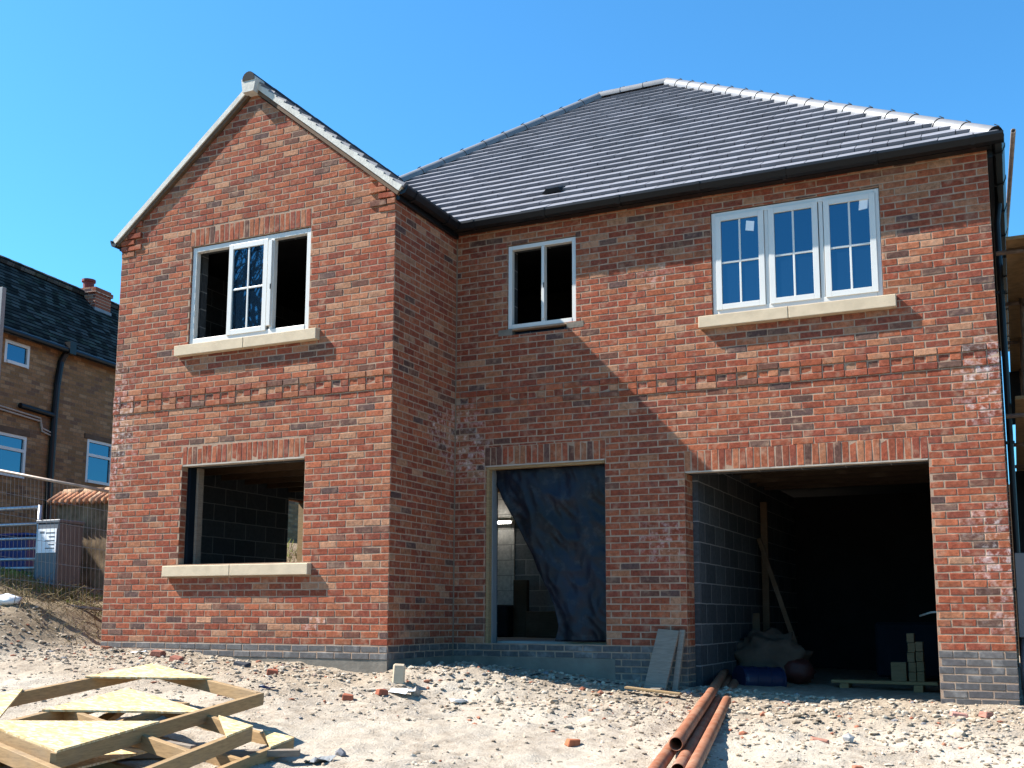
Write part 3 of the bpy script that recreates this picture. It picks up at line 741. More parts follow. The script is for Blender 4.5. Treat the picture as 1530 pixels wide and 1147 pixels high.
# ------------------------------------------------------------------ sheet hanging in the doorway
def tarp():
    edge = [(2.05,.47),(1.875,.475),(1.687,.568),(1.484,.691),(1.243,.831),(1.0,.96),(.851,1.019),(.619,1.145),(.429,1.228),(.202,1.286),(.03,1.252)]
    nz, nu = 90, 80; vs = []; fs = []
    for j in range(nz+1):
        zz = 2.05+(.03-2.05)*j/nz
        xl = lerp_tab(-zz, [(-a, b) for a, b in edge]); k = j/nz
        for i in range(nu+1):
            t = i/nu; x = xl+(1.895-xl)*t
            gather = (.008+.03*k)*math.sin(t*11+1.2*math.sin(zz*2.1)+zz*1.1)*(1-t)**1.5 + .012*math.sin(t*4+zz*1.7)*k
            gather += .05*abs(noise.noise(V((x*3.1+zz*.8, zz*2.3, 1))))+.022*abs(noise.noise(V((x*8+zz*3, zz*6, 4))))
            vs.append((x, D+.135+gather-.03*(1-t)*k, zz))
    for j in range(nz):
        for i in range(nu):
            a = j*(nu+1)+i; fs.append((a, a+nu+1, a+nu+2, a+1))
    me = bpy.data.meshes.new('plastic_sheet'); me.from_pydata(vs, [], fs); me.materials.append(M['tarp'])
    me.polygons.foreach_set('use_smooth', [True]*len(fs))
    o = bpy.data.objects.new('plastic_sheet', me); COL.objects.link(o)
    s = o.modifiers.new('thick', 'SOLIDIFY'); s.thickness = .002
    tag(o, 'dusty dark blue plastic sheet hung across the doorway with its left edge drawn aside', 'tarpaulin')
tarp()

# ------------------------------------------------------------------ timber frames in the foreground
def frame(name, label, R, N, F, h=.095, w=.045, gus=(1,1,1,1), gs=.62, mids=(.45,), gcol='osb'):
    R, N, F = V(R), V(N), V(F); G = N+F-R
    t = thing(name, label, 'formwork', tuple(R-V((0,0,h))), 'racked timber frames stacked on the rubble'); t.rotation_euler = (0,0,0)
    bpy.context.view_layer.update()
    up = (N-R).cross(F-R).normalized()
    if up.z < 0: up = -up
    cs = [R, N, G, F]
    for i in range(4):
        a, b = cs[i], cs[(i+1)%4]; d = (b-a).normalized(); cen = (R+N+F+G)/4
        inw = (cen-(a+b)/2); inw = (inw-d*inw.dot(d)).normalized()
        ex = 0 if i % 2 == 0 else w
        mb = MB(); mb.beam(a+d*ex*1.0+inw*w/2-up*h/2, b-d*ex*1.0+inw*w/2-up*h/2, w, h, up); bevel(mb.build('rail', M['timber'], t), .003)
    for m in mids:
        a, b = R+(N-R)*m, F+(G-F)*m; d = (b-a).normalized()
        mb = MB(); mb.beam(a+d*w-up*h*.5, b-d*w-up*h*.5, w, h*.96, up); bevel(mb.build('cross_rail', M['timber'], t), .003)
    for i, k in enumerate(gus):
        if not k: continue
        c = cs[i]; p, q = (cs[(i+1)%4]-c), (cs[(i-1)%4]-c)
        s1 = c+p.normalized()*gs*k; s2 = c+q.normalized()*gs*k
        mb = MB(); th = .014; lo = [c+up*.001, s1+up*.001, s2+up*.001]; hi = [v+up*th for v in lo]
        f = [(0,2,1),(3,4,5),(0,1,4,3),(1,2,5,4),(2,0,3,5)]
        if (s1-c).cross(s2-c).dot(up) < 0: f = [tuple(reversed(x)) for x in f]
        mb.add(lo+hi, f); mb.build('gusset', M[gcol], t)
    return t
R1, N1, F1 = V((.622,-2.839,-.296)), V((1.073,-5.275,-.468)), V((-.96,-2.40,-.13))
frame('timber_formwork', 'topmost racked timber frame of the pile with pale triangular boards on its corners', R1, N1, F1, gus=(0,1.25,1,1.15), gs=.82, mids=())
sh = V((1.243,-3.752,-.455))-R1
frame('timber_formwork', 'middle timber frame of the pile, lying between the top and the bottom frame', R1+sh, N1+sh+V((.12,.1,0)), F1+sh+V((.05,-.05,.02)), gus=(.5,.7,0,1.35), gs=.8, mids=(.35,.75))
sh = V((1.126,-3.116,-.60))-R1
frame('timber_formwork', 'lowest timber frame of the pile, its corner poking out furthest right on the soil', R1+sh, N1+sh+V((-.1,.1,-.03)), F1+sh+V((0,-.1,-.02)), gus=(.45,0,0,0), gs=.8, mids=(.3,.6))

def loose(label, a, b, w=.045, h=.095, mat='timber'):
    mb = MB(); mb.beam(a, b, w, h); o = bevel(mb.build('timber_length', M[mat]), .003); tag(o, label, 'timber', 'loose timbers lying in the pile of frames'); return o
loose('loose timber crossing inside the topmost frame of the pile', (-.55,-3.05,-.40), (.55,-4.75,-.52), .095, .045)
loose('greyish loose timber under the near edge of the topmost frame', (-.35,-4.1,-.47), (1.25,-4.35,-.56), .045, .095, 'timber_grey')
loose('short loose timber lying flat in the middle of the pile', (-.2,-3.55,-.33), (.42,-3.5,-.36), .095, .045)
loose('loose timber lowest in the pile, pointing at the right picture edge', (-.3,-4.4,-.66), (1.35,-3.35,-.66), .095, .045, 'timber_grey')
mb = MB(); mb.add([(-.75,-4.6,-.55),(.9,-5.1,-.62),(.8,-3.95,-.57),(-.75,-4.6,-.536),(.9,-5.1,-.606),(.8,-3.95,-.556)], [(0,2,1),(3,4,5),(0,1,4,3),(1,2,5,4),(2,0,3,5)])
lone_o = mb.build('strand_board', M['osb']); tag(lone_o, 'triangular sheet of strand board lying between the frames of the pile', 'board')
# ------------------------------------------------------------------ drain pipes
def pipe(label, a, b, r=.050):
    d = (V(b)-V(a)).normalized(); n = 14
    pts = [V(a)+(V(b)-V(a))*i/n+V((0,0,-.012*math.sin(math.pi*i/n))) for i in range(n+1)]
    mb = MB(); mb.tube(pts, r, 24, wall=.005); o = mb.build('drain_pipe', M['pipe'], None, True)
    tag(o, label, 'pipe', 'clay-coloured drain pipes running out of the garage'); return o
far = V((2.85,2.98,-.33)); nB = V((3.762,-2.14,-.602)); dB = (nB-far).normalized(); lat = V((dB.y,-dB.x,0)).normalized()
if lat.x < 0: lat = -lat
def gline(p, q, dz): 
    return (p[0], p[1], gz(p[0], p[1])+dz), (q[0], q[1], gz(q[0], q[1])+dz)
zA = -.092
pipe('dusty clay-coloured drain pipe lying on top of the others with its dark end open', nB, far)
eA = far+dB*6.2-lat*.075; pipe('clay-coloured drain pipe furthest to the left, running out of the picture', eA+V((0,0,-.078)), far-lat*.06+V((0,0,-.08)))
eC = far+dB*5.75+lat*.072; pipe('clay-coloured drain pipe under the open-ended top one, ending just in front of it', eC+V((0,0,-.085)), far+lat*.05+V((0,0,-.085)))
eD = far+dB*6.3+lat*.165; pipe('slim clay-coloured drain pipe furthest to the right, in the strip of bright sun', eD+V((0,0,-.085)), far+lat*.14+V((0,0,-.085)))

# ------------------------------------------------------------------ loose things near the wall and in the garage
def lone(name, mb, mat, label, cat, group=None, smooth=False, bev=0):
    o = mb.build(name, mat, None, smooth)
    if bev: bevel(o, bev)
    return tag(o, label, cat, group)
mb = MB(); a = V((2.5,.93,-.47)); b_ = V((2.56,1.40,.165)); 
mb.beam(V((2.60,1.02,-.455)), V((2.655,1.385,.165)), .235, .036, up=(0,-1,.4)); lone('plank', mb, M['timber_grey'], 'short grey scaffold plank leaning on the brick pier', 'plank', bev=.004)
mb = MB(); mb.beam(V((2.785,1.12,-.50)), V((2.80,1.415,.165)), .06, .045, up=(0,-1,.4)); lone('timber_batten', mb, M['timber_grey'], 'narrow grey batten leaning beside the grey plank on the pier', 'batten', bev=.003)
mb = MB(); mb.beam(V((2.40,.70,gz(2.4,.7)+.06)), V((2.97,.72,gz(2.97,.72)+.05)), .09, .022); lone('timber_offcut', mb, M['frame_wood'], 'thin tan timber offcut lying on the soil before the grey plank', 'offcut', bev=.003)
mb = MB(); mb.box(2.62, 2.74, .80, .92, gz(2.68,.86)-.03, gz(2.68,.86)+.045); lone('concrete_block', mb, M['plinth'], 'small grey block under the thin tan offcut', 'block', bev=.008)
mb = MB(); mb.box(-.06, .06, -.05, .05, 0, .2); o = lone('stone_block', mb, M['stone'], 'upright buff stone block standing at the corner of the gabled wing', 'stone block', bev=.015); o.location = (.50,-.60,gz(.5,-.6)-.02); o.rotation_euler = (0,.06,.5)
# garage contents
def lumpy(c, rx, ry, rz_, seed, amp=.12, n=18, m=12):
    mb = MB(); vs = []; fs = []
    for j in range(m+1):
        ph = math.pi*j/m
        for i in range(n):
            th = 2*math.pi*i/n; d = V((math.sin(ph)*math.cos(th), math.sin(ph)*math.sin(th), math.cos(ph)))
            k = 1+amp*noise.fractal(d*2.2+V((seed,seed*.7,0)), .9, 2, 3); vs.append(V(c)+V((d.x*rx,d.y*ry,d.z*rz_))*k)
    for j in range(m):
        for i in range(n): a = j*n+i; b = j*n+(i+1)%n; fs.append((a, a+n, b+n, b))
    mb.add(vs, fs); return mb
lone('bulk_bag', lumpy((3.20,3.62,-.24), .52, .38, .36, 3, .30, 44, 28), M['bagcloth'], 'big slumped pale bulk bag on the left side of the dark garage', 'bulk bag', smooth=True)
lone('plastic_sack', lumpy((3.62,3.45,-.33), .20, .16, .15, 9, .2), M['redsack'], 'red plastic sack in front of the bulk bag in the garage', 'sack', smooth=True)
bar = thing('barrel', 'blue plastic barrel lying on its side just inside the garage', 'barrel', (3.3,2.68,-.46)); bpy.context.view_layer.update()
mb = MB(); c0, c1 = V((3.13,2.50,-.40)), V((3.52,2.86,-.42)); mb.tube([c0, c0+(c1-c0)*.1, c0+(c1-c0)*.5, c0+(c1-c0)*.9, c1], .155, 22, wall=.006); mb.build('body', M['barrel'], bar, True)
mb = MB(); d = (c1-c0).normalized()
for k in (.02, .33, .66, .96): 
    p = c0+(c1-c0)*k; mb.tube([p-d*.012, p+d*.012], .163, 22)
mb.build('hoop', M['barrel'], bar)
mb = MB(); mb.beam(V((2.95,4.6,1.35)), V((3.72,3.6,-.47)), .06, .035, up=(0,-1,0)); lone('timber_prop', mb, M['timber_dark'], 'long thin timber leaning slantwise against the garage block wall', 'timber prop', bev=.003)
mb = MB(); mb.beam(V((2.99,4.75,-.48)), V((2.99,4.78,1.86)), .09, .05, up=(0,-1,0)); lone('timber_post', mb, M['timber_dark'], 'upright brown timber post against the garage block wall', 'timber post', bev=.003)
mb = MB(); mb.beam(V((2.98,4.2,-.48)), V((2.94,4.35,.36)), .10, .035, up=(0,-1,0)); lone('plank', mb, M['timber_dark'], 'short dark plank leaning upright behind the bulk bag', 'plank', bev=.003)
mb = MB(); mb.box(4.05, 5.20, 3.15, 3.40, -.44, -.405); mb.box(4.15, 4.25, 3.1, 3.4, -.53, -.441); mb.box(4.95, 5.05, 3.1, 3.4, -.53, -.441); lone('plank_bench', mb, M['board'], 'low dark plank laid across two blocks at the garage entrance', 'plank bench', bev=.004)
grp = 'yellow timber blocks stacked on the low plank in the garage'
def blk(x, z, h, w, lab, y=3.18):
    mb = MB(); mb.box(x, x+w, y, y+.16, z, z+h); lone('timber_block', mb, M['blockwood'], lab, 'timber block', grp, bev=.004)
blk(4.71, -.404, .21, .165, 'pale timber block standing alone left of the tall stack')
for i in range(5): blk(4.895+rnd(-.005,.005), -.404+i*.108, .104, .078, ['lowest','second lowest','middle','second highest','topmost'][i]+' yellow block of the taller left column of blocks')
for i in range(4): blk(4.985+rnd(-.004,.004), -.404+i*.112, .107, .078, ['lowest','second','third','topmost'][i]+' yellow block of the shorter right column of blocks', 3.19)
mb = MB(); mb.box(4.42, 5.3, 4.3, 4.95, -.42, .25); o = lone('wrapped_pack', mb, M['pack'], 'blue-grey wrapped pack of materials standing at the right in the dark garage', 'pack', bev=.03)
mb = MB(); mb.tube([(4.99,3.9,.33),(5.12,3.8,.37),(5.33,3.7,.385)], .012, 8); lone('cable_end', mb, M['sack'], 'pale bent strip poking over the wrapped pack', 'strip', smooth=True)
# hall contents
wl = MB(); wl.box(-1.02,-.62,4.40,4.46,1.66,1.70); wl = wl.build('lamp_body', M['white'], None); wt = thing('site_lamp', 'lit white strip lamp fixed high on the pale hall wall behind the sheet', 'lamp', (-.82,4.43,1.66)); wl.parent = wt; wl.matrix_parent_inverse = Matrix.Translation((.82,-4.43,-1.66))
wg = MB(); wg.box(-1.0,-.64,4.39,4.399,1.665,1.695); wg = wg.build('lamp_tube', M['lamp']); wg.parent = wt; wg.matrix_parent_inverse = Matrix.Translation((.82,-4.43,-1.66))
mb = MB(); mb.box(-.84, -.45, 3.9, 4.25, .021, .47); lone('tool_chest', mb, M['deck'], 'black box on the hall floor behind the plastic sheet', 'box', bev=.02)
mb = MB(); mb.box(-.45, -.24, 4.1, 4.2, .021, .82); lone('board_stack', mb, M['timber_dark'], 'dark upright boards standing against the hall block wall', 'boards', bev=.005)
mb = MB(); mb.box(-.14, .62, 3.85, 4.2, .021, .38); lone('trestle', mb, M['timber_dark'], 'dark low timber trestle on the hall floor', 'trestle', bev=.01)

# ------------------------------------------------------------------ rubble
def rock(mb, c, s, cols, flat=.65):
    th = rnd(0, 6.28); ct, st = math.cos(th), math.sin(th)
    vs = []
    base = [(0,0,1),(.9,0,.35),(.28,.85,.4),(-.73,.53,.38),(-.7,-.55,.36),(.3,-.86,.4),(.72,.5,-.35),(-.27,.86,-.4),(-.9,0,-.36),(-.28,-.85,-.36),(.72,-.52,-.36),(0,0,-1)]
    sx, sy, sz = s*rnd(.7,1.5), s*rnd(.55,1.1), s*flat*rnd(.5,1.2)
    for p in base:
        k = rnd(.72,1.2); x, y, z = p[0]*sx*k, p[1]*sy*k, p[2]*sz*k
        vs.append((c[0]+x*ct-y*st, c[1]+x*st+y*ct, c[2]+z))
    fs = [(0,1,2),(0,2,3),(0,3,4),(0,4,5),(0,5,1),(1,6,2),(2,6,7),(2,7,3),(3,7,8),(3,8,4),(4,8,9),(4,9,5),(5,9,10),(5,10,1),(1,10,6),(11,7,6),(11,8,7),(11,9,8),(11,10,9),(11,6,10)]
    k = rnd(.8,1.2); col = random.choice(cols); mb.add(vs, fs, 0, (col[0]*k, col[1]*k, col[2]*k, 0))
STO = [(.34,.275,.205), (.37,.31,.24), (.29,.23,.17), (.40,.34,.27), (.22,.175,.13)]
RUB = STO*8 + [(.30,.13,.08), (.26,.10,.06), (.20,.19,.19), (.36,.26,.20)]
mb = MB(); n = 0
while n < 13000:
    x, y = rnd(-8.5, 7.2), -6.2+7.9*random.random()**.75
    if y > -.03 and x < 0.03: continue
    if y > D-.05 and not (2.9 < x < 5.3): continue
    if y > D+.6: continue
    near = sst(-2.8, -.1, y if x < 0 else y-.6)
    dens = .13+.75*near + .3*noise.noise(V((x*.9, y*.9, 3))) - .25*sst(-4.2, -5, x)*sst(-2, -.5, y)
    if random.random() > dens: continue
    s = .006+.024*random.random()**3.6 + (.024*random.random()**2.8)*near
    rock(mb, (x, y, gz(x, y)+s*.15), s, RUB); n += 1
o = mb.build('gravel', M['rubble']); tag(o, 'loose stones and crumbs of mortar strewn over the dry soil', 'gravel', kind='stuff')
def bigstone(x, y, s, label, cols=STO, flat=.75):
    mb = MB(); rock(mb, (0,0,0), s, cols, flat); o = mb.build('stone', M['rubble']); o.location = (x, y, gz(x, y)+s*.3)
    tag(o, label, 'stone', 'larger loose stones on the soil')
bigstone(1.449,-2.99,.055, 'dark grey stone alone on the smooth soil in front of the doorway', [(.13,.13,.14)])
bigstone(2.05,-.35,.07, 'larger pale stone on the spoil heap before the doorway')
bigstone(1.55,-.55,.065, 'rounded tan stone on the spoil heap left of the larger pale stone')
bigstone(1.72,-.62,.055, 'small tan stone at the foot of the spoil heap')
bigstone(.85,-.85,.075, 'dark lump of stone on the near slope of the spoil heap', [(.24,.21,.18)])
bigstone(5.55,-.1,.075, 'pale stone right of the garage mouth in the sun')
bigstone(4.35,.55,.07, 'cream stone at the garage threshold')
bigstone(3.95,.2,.06, 'cream stone just left of the middle of the garage threshold')
bigstone(4.75,-.6,.06, 'grey stone in front of the garage beside a brick scrap', [(.33,.31,.29)])
bigstone(4.6,-2.0,.055, 'tan flattish stone near the bottom edge in front of the garage', STO, .4)
def bat(x, y, sx, sy, rz_, label, c=(.30,.10,.06), tilt=(.1,.1)):
    mb = MB(); h = .06
    vs = [(sx*rnd(-1.1,-.8), -sy*rnd(.8,1.1), 0),(sx*rnd(.7,1.1),-sy*rnd(.8,1.1),0),(sx*rnd(.8,1.1),sy*rnd(.7,1.1),0),(-sx*rnd(.8,1.1),sy*rnd(.8,1.1),0)]
    vs += [(a*rnd(.75,1),b*rnd(.75,1),h*rnd(.8,1.1)) for a,b,_ in vs]
    mb.add(vs, [(0,3,2,1),(4,5,6,7),(0,1,5,4),(1,2,6,5),(2,3,7,6),(3,0,4,7)], 0, (*c, 0)); o = bevel(mb.build('broken_brick', M['rubble']), .006)
    o.location = (x, y, gz(x, y)-.008); o.rotation_euler = (tilt[0], tilt[1], rz_); tag(o, label, 'brick', 'broken bricks lying on the soil'); return o
bat(.374,-1.288,.055,.045,.4,'red half brick on the soil below the corner of the gabled wing')
bat(.62,-1.10,.06,.04,1.1,'broken red brick right of the corner of the gabled wing')
bat(2.78,-1.69,.06,.05,.7,'orange-red half brick alone on the pale soil between pile and pipes',(.34,.12,.06))
bat(4.55,-.75,.075,.045,.3,'pink-red brick scrap on the soil in front of the garage',(.36,.17,.12))
bat(5.52,.85,.085,.05,.2,'pinkish brick lump at the foot of the right garage pier',(.38,.20,.16))
bat(5.75,.95,.06,.045,.9,'red brick lump furthest right, against the right garage pier',(.34,.16,.12))
bat(-2.75,-.42,.09,.05,.2,'red-brown brick lying under the left end of the stone sill',(.24,.10,.07))
bat(-2.35,-.55,.10,.05,-.15,'long red-brown brick just right of another under the stone sill',(.22,.09,.065))
bat(-1.55,-.45,.09,.05,.1,'dark slate-coloured brick lying below the middle of the gabled front',(.05,.052,.06))
bat(-.9,-.75,.06,.04,.5,'small red brick scrap on the stones right of the dark slate-coloured brick')
bat(4.95,-1.6,.045,.035,.5,'small orange brick scrap at the lower right on the soil',(.34,.13,.08))
bat(-3.75,-.2,.07,.05,.6,'orange-red brick at the left foot of the gabled wing',(.36,.14,.08))
bat(-.55,-1.9,.07,.05,.6,'red brick scrap behind the top timber frame',(.30,.10,.07))
def scrap(x, y, s, label, col):
    mb = MB(); vs = []
    for j in range(4):
        for i in range(4): vs.append(((i/3-.5)*s*1.6+rnd(-.1,.1)*s, (j/3-.5)*s+rnd(-.1,.1)*s, rnd(0,.35)*s))
    mb.add(vs, [(j*4+i, j*4+i+1, j*4+i+5, j*4+i+4) for j in range(3) for i in range(3)]); o = mb.build('plastic_scrap', M[col]); sm = o.modifiers.new('thick','SOLIDIFY'); sm.thickness = .003
    o.location = (x, y, gz(x, y)+.01); o.rotation_euler = (0,0,rnd(0,3)); tag(o, label, 'litter', 'scraps of packaging on the soil')
scrap(-3.15,-.28,.13,'white crumpled scrap at the left foot of the gabled front','paper')
scrap(.75,-.95,.14,'white crumpled scrap on the near edge of the spoil heap','paper')
scrap(1.25,-.75,.10,'small pale scrap on the middle of the spoil heap','paper')
scrap(1.45,-3.25,.12,'grey flat scrap right of the lowest timber frame','greypaint')
scrap(-.35,-1.55,.09,'bluish scrap on the stones below the right end of the stone sill','barrel')
mb = MB(); pts = []
for k in range(14): x = 1.05+k*.09; pts.append((x, 1.05+.12*math.sin(k*.6), gz(x,1.05+.12*math.sin(k*.6))+.012))
mb.tube(pts, .009, 6); lone('cable', mb, M['black'], 'thin black cable trailing along the shaded foot of the wall', 'cable', smooth=True)

# ------------------------------------------------------------------ neighbour's house on the left
tN = V((-.116,.993,0)).normalized(); nN = V((tN.y,-tN.x,0)); PN = V((-11.43,6.05,0))
nb = thing('cottage', 'old brown brick house with a dark tiled roof behind the fence at the left', 'house', tuple(PN)); nb.rotation_euler = (0,0,math.atan2(-tN.x, tN.y)); bpy.context.view_layer.update()
def loc(mbs, name, mat, smooth=False):               # build in the house's own axes: x = outwards, y = along its front
    o = mbs.build(name, mat, None, smooth); o.parent = nb; return o
mb = MB(); slabwall(mb, 'y', 0, -.3, -7, 12, -.3, 5.75, [(-1.86,-1.22,5.08,5.53),(-2.6,-1.15,2.92,3.74),(.55,1.36,3.06,3.98)]); loc(mb, 'brick_wall', M['old_brick'])
mb = MB(); slabwall(mb, 'x', -7, -6.7, -4.6, -.001, -.3, 5.7, []); slabwall(mb, 'x', 11.7, 11.999, -4.6, -.001, -.3, 5.7, []); slabwall(mb, 'x', 3, 3.1, -4.6, -.31, -.3, 5.7, []); mb.box(-4.5,-.31,-6.6,11.6,2.5,2.6); loc(mb, 'brick_wall', M['old_brick_x'])
mb = MB(); ov = .18; rx = -2.0; z0, z1 = 5.66, 7.85
for s in ((ov, z0), (rx*2-ov, z0)):
    vs = [(s[0],-7.2,s[1]),(s[0],12.2,s[1]),(rx,12.2,z1),(rx,-7.2,z1)]
    lo = [(a,b,c-.08) for a,b,c in vs]; mb.add(vs+lo, [(0,1,2,3),(7,6,5,4),(0,4,5,1),(1,5,6,2),(2,6,7,3),(3,7,4,0)])
rf = loc(mb, 'roof', M['oldtile'])
def sub(mbs, name, mat, par, smooth=False):
    o = mbs.build(name, mat, None, smooth); o.parent = par; return o
mb = MB()
for k in range(55): y = -7.2+k*.35; mb.tube([(rx,y,z1+.01),(rx,y+.34,z1+.015)], .11, 10)
sub(mb, 'ridge_tile', M['oldtile'], rf)
mb = MB(); mb.box(rx-.35, rx+.40, 2.43, 2.98, 6.9, 8.0); mb.box(rx-.385, rx+.435, 2.395, 3.015, 7.86, 7.95); ch = sub(mb, 'chimney', M['redbrick'], rf)
mb = MB(); mb.box(rx-.37,rx+.42,2.41,3.0,7.2,7.50); sub(mb, 'chimney_flashing', M['lead'], rf)
mb = MB(); mb.tube([(rx,2.65,7.98),(rx,2.65,8.1),(rx,2.65,8.2)], .12, 16, r2=.13); mb.tube([(rx,2.65,8.2),(rx,2.65,8.26)], .16, 16); sub(mb, 'chimney_pot', M['rednet'], rf, False)
mb = MB(); mb.tube([(ov+.05,-7.2,5.63),(ov+.05,12.2,5.63)], .06, 10); mb.tube([(.14,-.38,5.60),(.06,-.42,5.4),(.07,-.50,4.9),(.07,-.52,4.3),(.07,-.54,1)], .065, 10); mb.box(.16,.30,-.46,-.28,5.56,5.8); loc(mb, 'downpipe', M['black'])
mb = MB(); mb.tube([(.07,-1.45,4.31),(.07,-.5,4.27)], .055, 10); loc(mb, 'waste_pipe', M['black'])
for dz in (0, .06):
    mb = MB(); mb.tube([(.05,-7,4.4-dz),(.05,-1.88,4.21-dz),(.05,-.87,4.16-dz),(.05,-.81,3.97-dz),(.05,-.5,3.91-dz)], .018, 8); loc(mb, 'cable', M['sand'])
def nwin(y0, y1, z0, z1, bars, lab=None):
    fw = .06; mb = MB(); a, b = -.06, .005
    mb.box(a,b,y0,y0+fw,z0,z1); mb.box(a,b,y1-fw,y1,z0,z1); mb.box(a,b,y0+fw,y1-fw,z1-fw,z1); mb.box(a,b+.03,y0+fw,y1-fw,z0,z0+fw)
    for zb in bars: mb.box(a,b,y0+fw,y1-fw,zb-.03,zb+.03)
    w = loc(mb, 'window', M['white']); 
    g = MB(); g.add([(-.03,y0+fw,z0+fw),(-.03,y1-fw,z0+fw),(-.03,y1-fw,z1-fw),(-.03,y0+fw,z1-fw)], [(0,1,2,3)]); sub(g, 'pane', M['glass'], w)
nwin(-1.86,-1.22,5.08,5.53,[]); nwin(-2.6,-1.15,2.92,3.74,[3.45]); nwin(.55,1.36,3.06,3.98,[3.65])
mb = MB(); mb.box(.0,.03,-2.7,-1.1,3.742,3.86); loc(mb, 'window_head', M['timber_dark']); mb = MB(); mb.box(.0,.03,.45,1.45,3.982,4.08); loc(mb, 'window_head', M['timber_dark'])

# garden wall with pantile coping
gw = thing('garden_wall', 'rubble garden wall capped with orange pantiles beside the brown house', 'garden wall', (-6.6,1.75,.6)); bpy.context.view_layer.update()
A, B = V((-7.0,1.86,0)), V((-4.35,2.02,0)); dw = (B-A).normalized(); pw = V((dw.y,-dw.x,0))
mb = MB(); mb.beam(A+V((0,0,1.2))-pw*.16, B+V((0,0,1.2))-pw*.16, .26, 1.54); mb.build('wall', M['gardenstone'], gw)
mb = MB(); L = (B-A).length; k = 0
while k*.115 < L+.1:
    p = A+dw*(k*.115-.05)
    kk = rnd(.7,1.2); c = random.choice([(.34,.15,.08),(.40,.20,.11),(.30,.15,.09),(.36,.22,.14)])
    mb.tube([p+pw*.09+V((0,0,1.97)), p-pw*.16+V((0,0,2.13))], .05, 10, col=(c[0]*kk,c[1]*kk,c[2]*kk,0)); k += 1
mb.build('pantile_coping', M['pantile'], gw, True)
mb = MB(); k = 0
while k*.4 < L: 
    p = A+dw*k*.4-pw*.17; kk = rnd(.8,1.1); mb.tube([p+V((0,0,2.13)), p+dw*.39+V((0,0,2.13))], .075, 12, col=(.30*kk,.19*kk,.12*kk,0)); k += 1
mb.build('ridge_tile', M['pantile'], gw, True)
# utility cabinet
cb = thing('utility_cabinet', 'grey metal utility cabinet with a pale notice beside the gate', 'cabinet', (-6.39,1.22,.72)); cb.rotation_euler = (0,0,.02); bpy.context.view_layer.update()
def part(mbs, name, mat, par, smooth=False):
    o = mbs.build(name, mat, None, smooth); o.parent = par; return o
mb = MB(); mb.box(-.21,.21,-.02,.42,-.3,.88); bevel(part(mb, 'body', M['cabinet'], cb), .01)
mb = MB(); mb.box(-.23,.23,-.04,.44,.881,.93); bevel(part(mb, 'lid', M['cabinet'], cb), .01)
mb = MB(); mb.box(-.195,.195,-.032,-.021,-.02,.86); dr = part(mb, 'door', M['cabinet'], cb)
mb = MB(); mb.box(-.18,.18,-.040,-.033,.46,.80); part(mb, 'notice', M['greypaint'] if False else M['paper'], cb)
mb = MB()
for k in range(5): mb.box(-.02+.06*(k%2),.15,-.043,-.0405,.735-k*.055,.75-k*.055)
mb.box(-.13,-.05,-.043,-.0405,.735,.765); part(mb, 'notice_print', M['cabinet'], cb)
# field gate
gt = thing('field_gate', 'galvanised five-bar field gate standing left of the grey cabinet', 'gate', (-6.8,1.35,.8)); bpy.context.view_layer.update()
ga, gb = V((-9.2,1.32,0)), V((-6.785,1.38,0))
for i, zz in enumerate((1.86, 1.62, 1.41, 1.26, 1.11, .98, .86)):
    mb = MB(); mb.tube([ga+V((0,0,zz)), gb+V((0,0,zz))], .022 if i else .028, 10); mb.build('gate_bar', M['steel'], gt, True)
mb = MB(); mb.tube([gb+V((0,0,.70)), gb+V((0,0,1.89))], .028, 10); mb.build('gate_stile', M['steel'], gt, True); mb = MB(); mb.tube([ga+V((0,0,.70)), ga+V((0,0,1.89))], .028, 10); mb.build('gate_stile', M['steel'], gt, True)
mb = MB(); mb.box(-9.1,-7.75,2.0,2.7,.6,1.5); mb.box(-9.15,-7.7,1.95,2.75,1.501,1.56); lone('skip_bin', mb, M['blueplastic'], 'dark blue plastic bin half hidden behind the field gate', 'bin', bev=.03)
# mesh site fence
fc = thing('mesh_fence', 'leaning wire mesh site fence on the bank left of the new house', 'fence', (-6,.8,.4)); bpy.context.view_layer.update()
fa0, fb0 = V((-6.9,.14,.58)), V((-4.3,.76,.34)); fa1, fb1 = V((-6.8,-.03,2.34)), V((-4.25,.62,1.83))
mb = MB(); mb.tube([fa1, fb1], .021, 10); mb.build('top_rail', M['tube_rust'], fc, True)
mb = MB(); mb.tube([fa0, fb0], .021, 10); mb.build('bottom_rail', M['tube_rust'], fc, True)
mb = MB(); n = 44
for i in range(n+1): t = i/n; mb.tube([fa0+(fb0-fa0)*t, fa1+(fb1-fa1)*t], .0028, 4, caps=False)
for k in range(1, 6): t = k/6; mb.tube([fa0+(fa1-fa0)*t, fb0+(fb1-fb0)*t], .0028, 4, caps=False)
mb.build('wire_mesh', M['wire'], fc)
lone('sack', lumpy((-5.45,-.22,gz(-5.45,-.22)+.05), .22, .14, .08, 5, .25), M['sack'], 'white woven sack lying on the bank under the mesh fence', 'sack', smooth=True)
mb = MB(); mb.box(-5.95,-5.655,-.42,-.36,2.9,4.52); mb.box(-5.86,-5.78,-.36,-.30,gz(-5.82,-.33)-.2,4.4); lone('site_sign', mb, M['greypaint'], 'tall grey site board on a post at the left edge, seen from behind', 'sign', bev=.004)
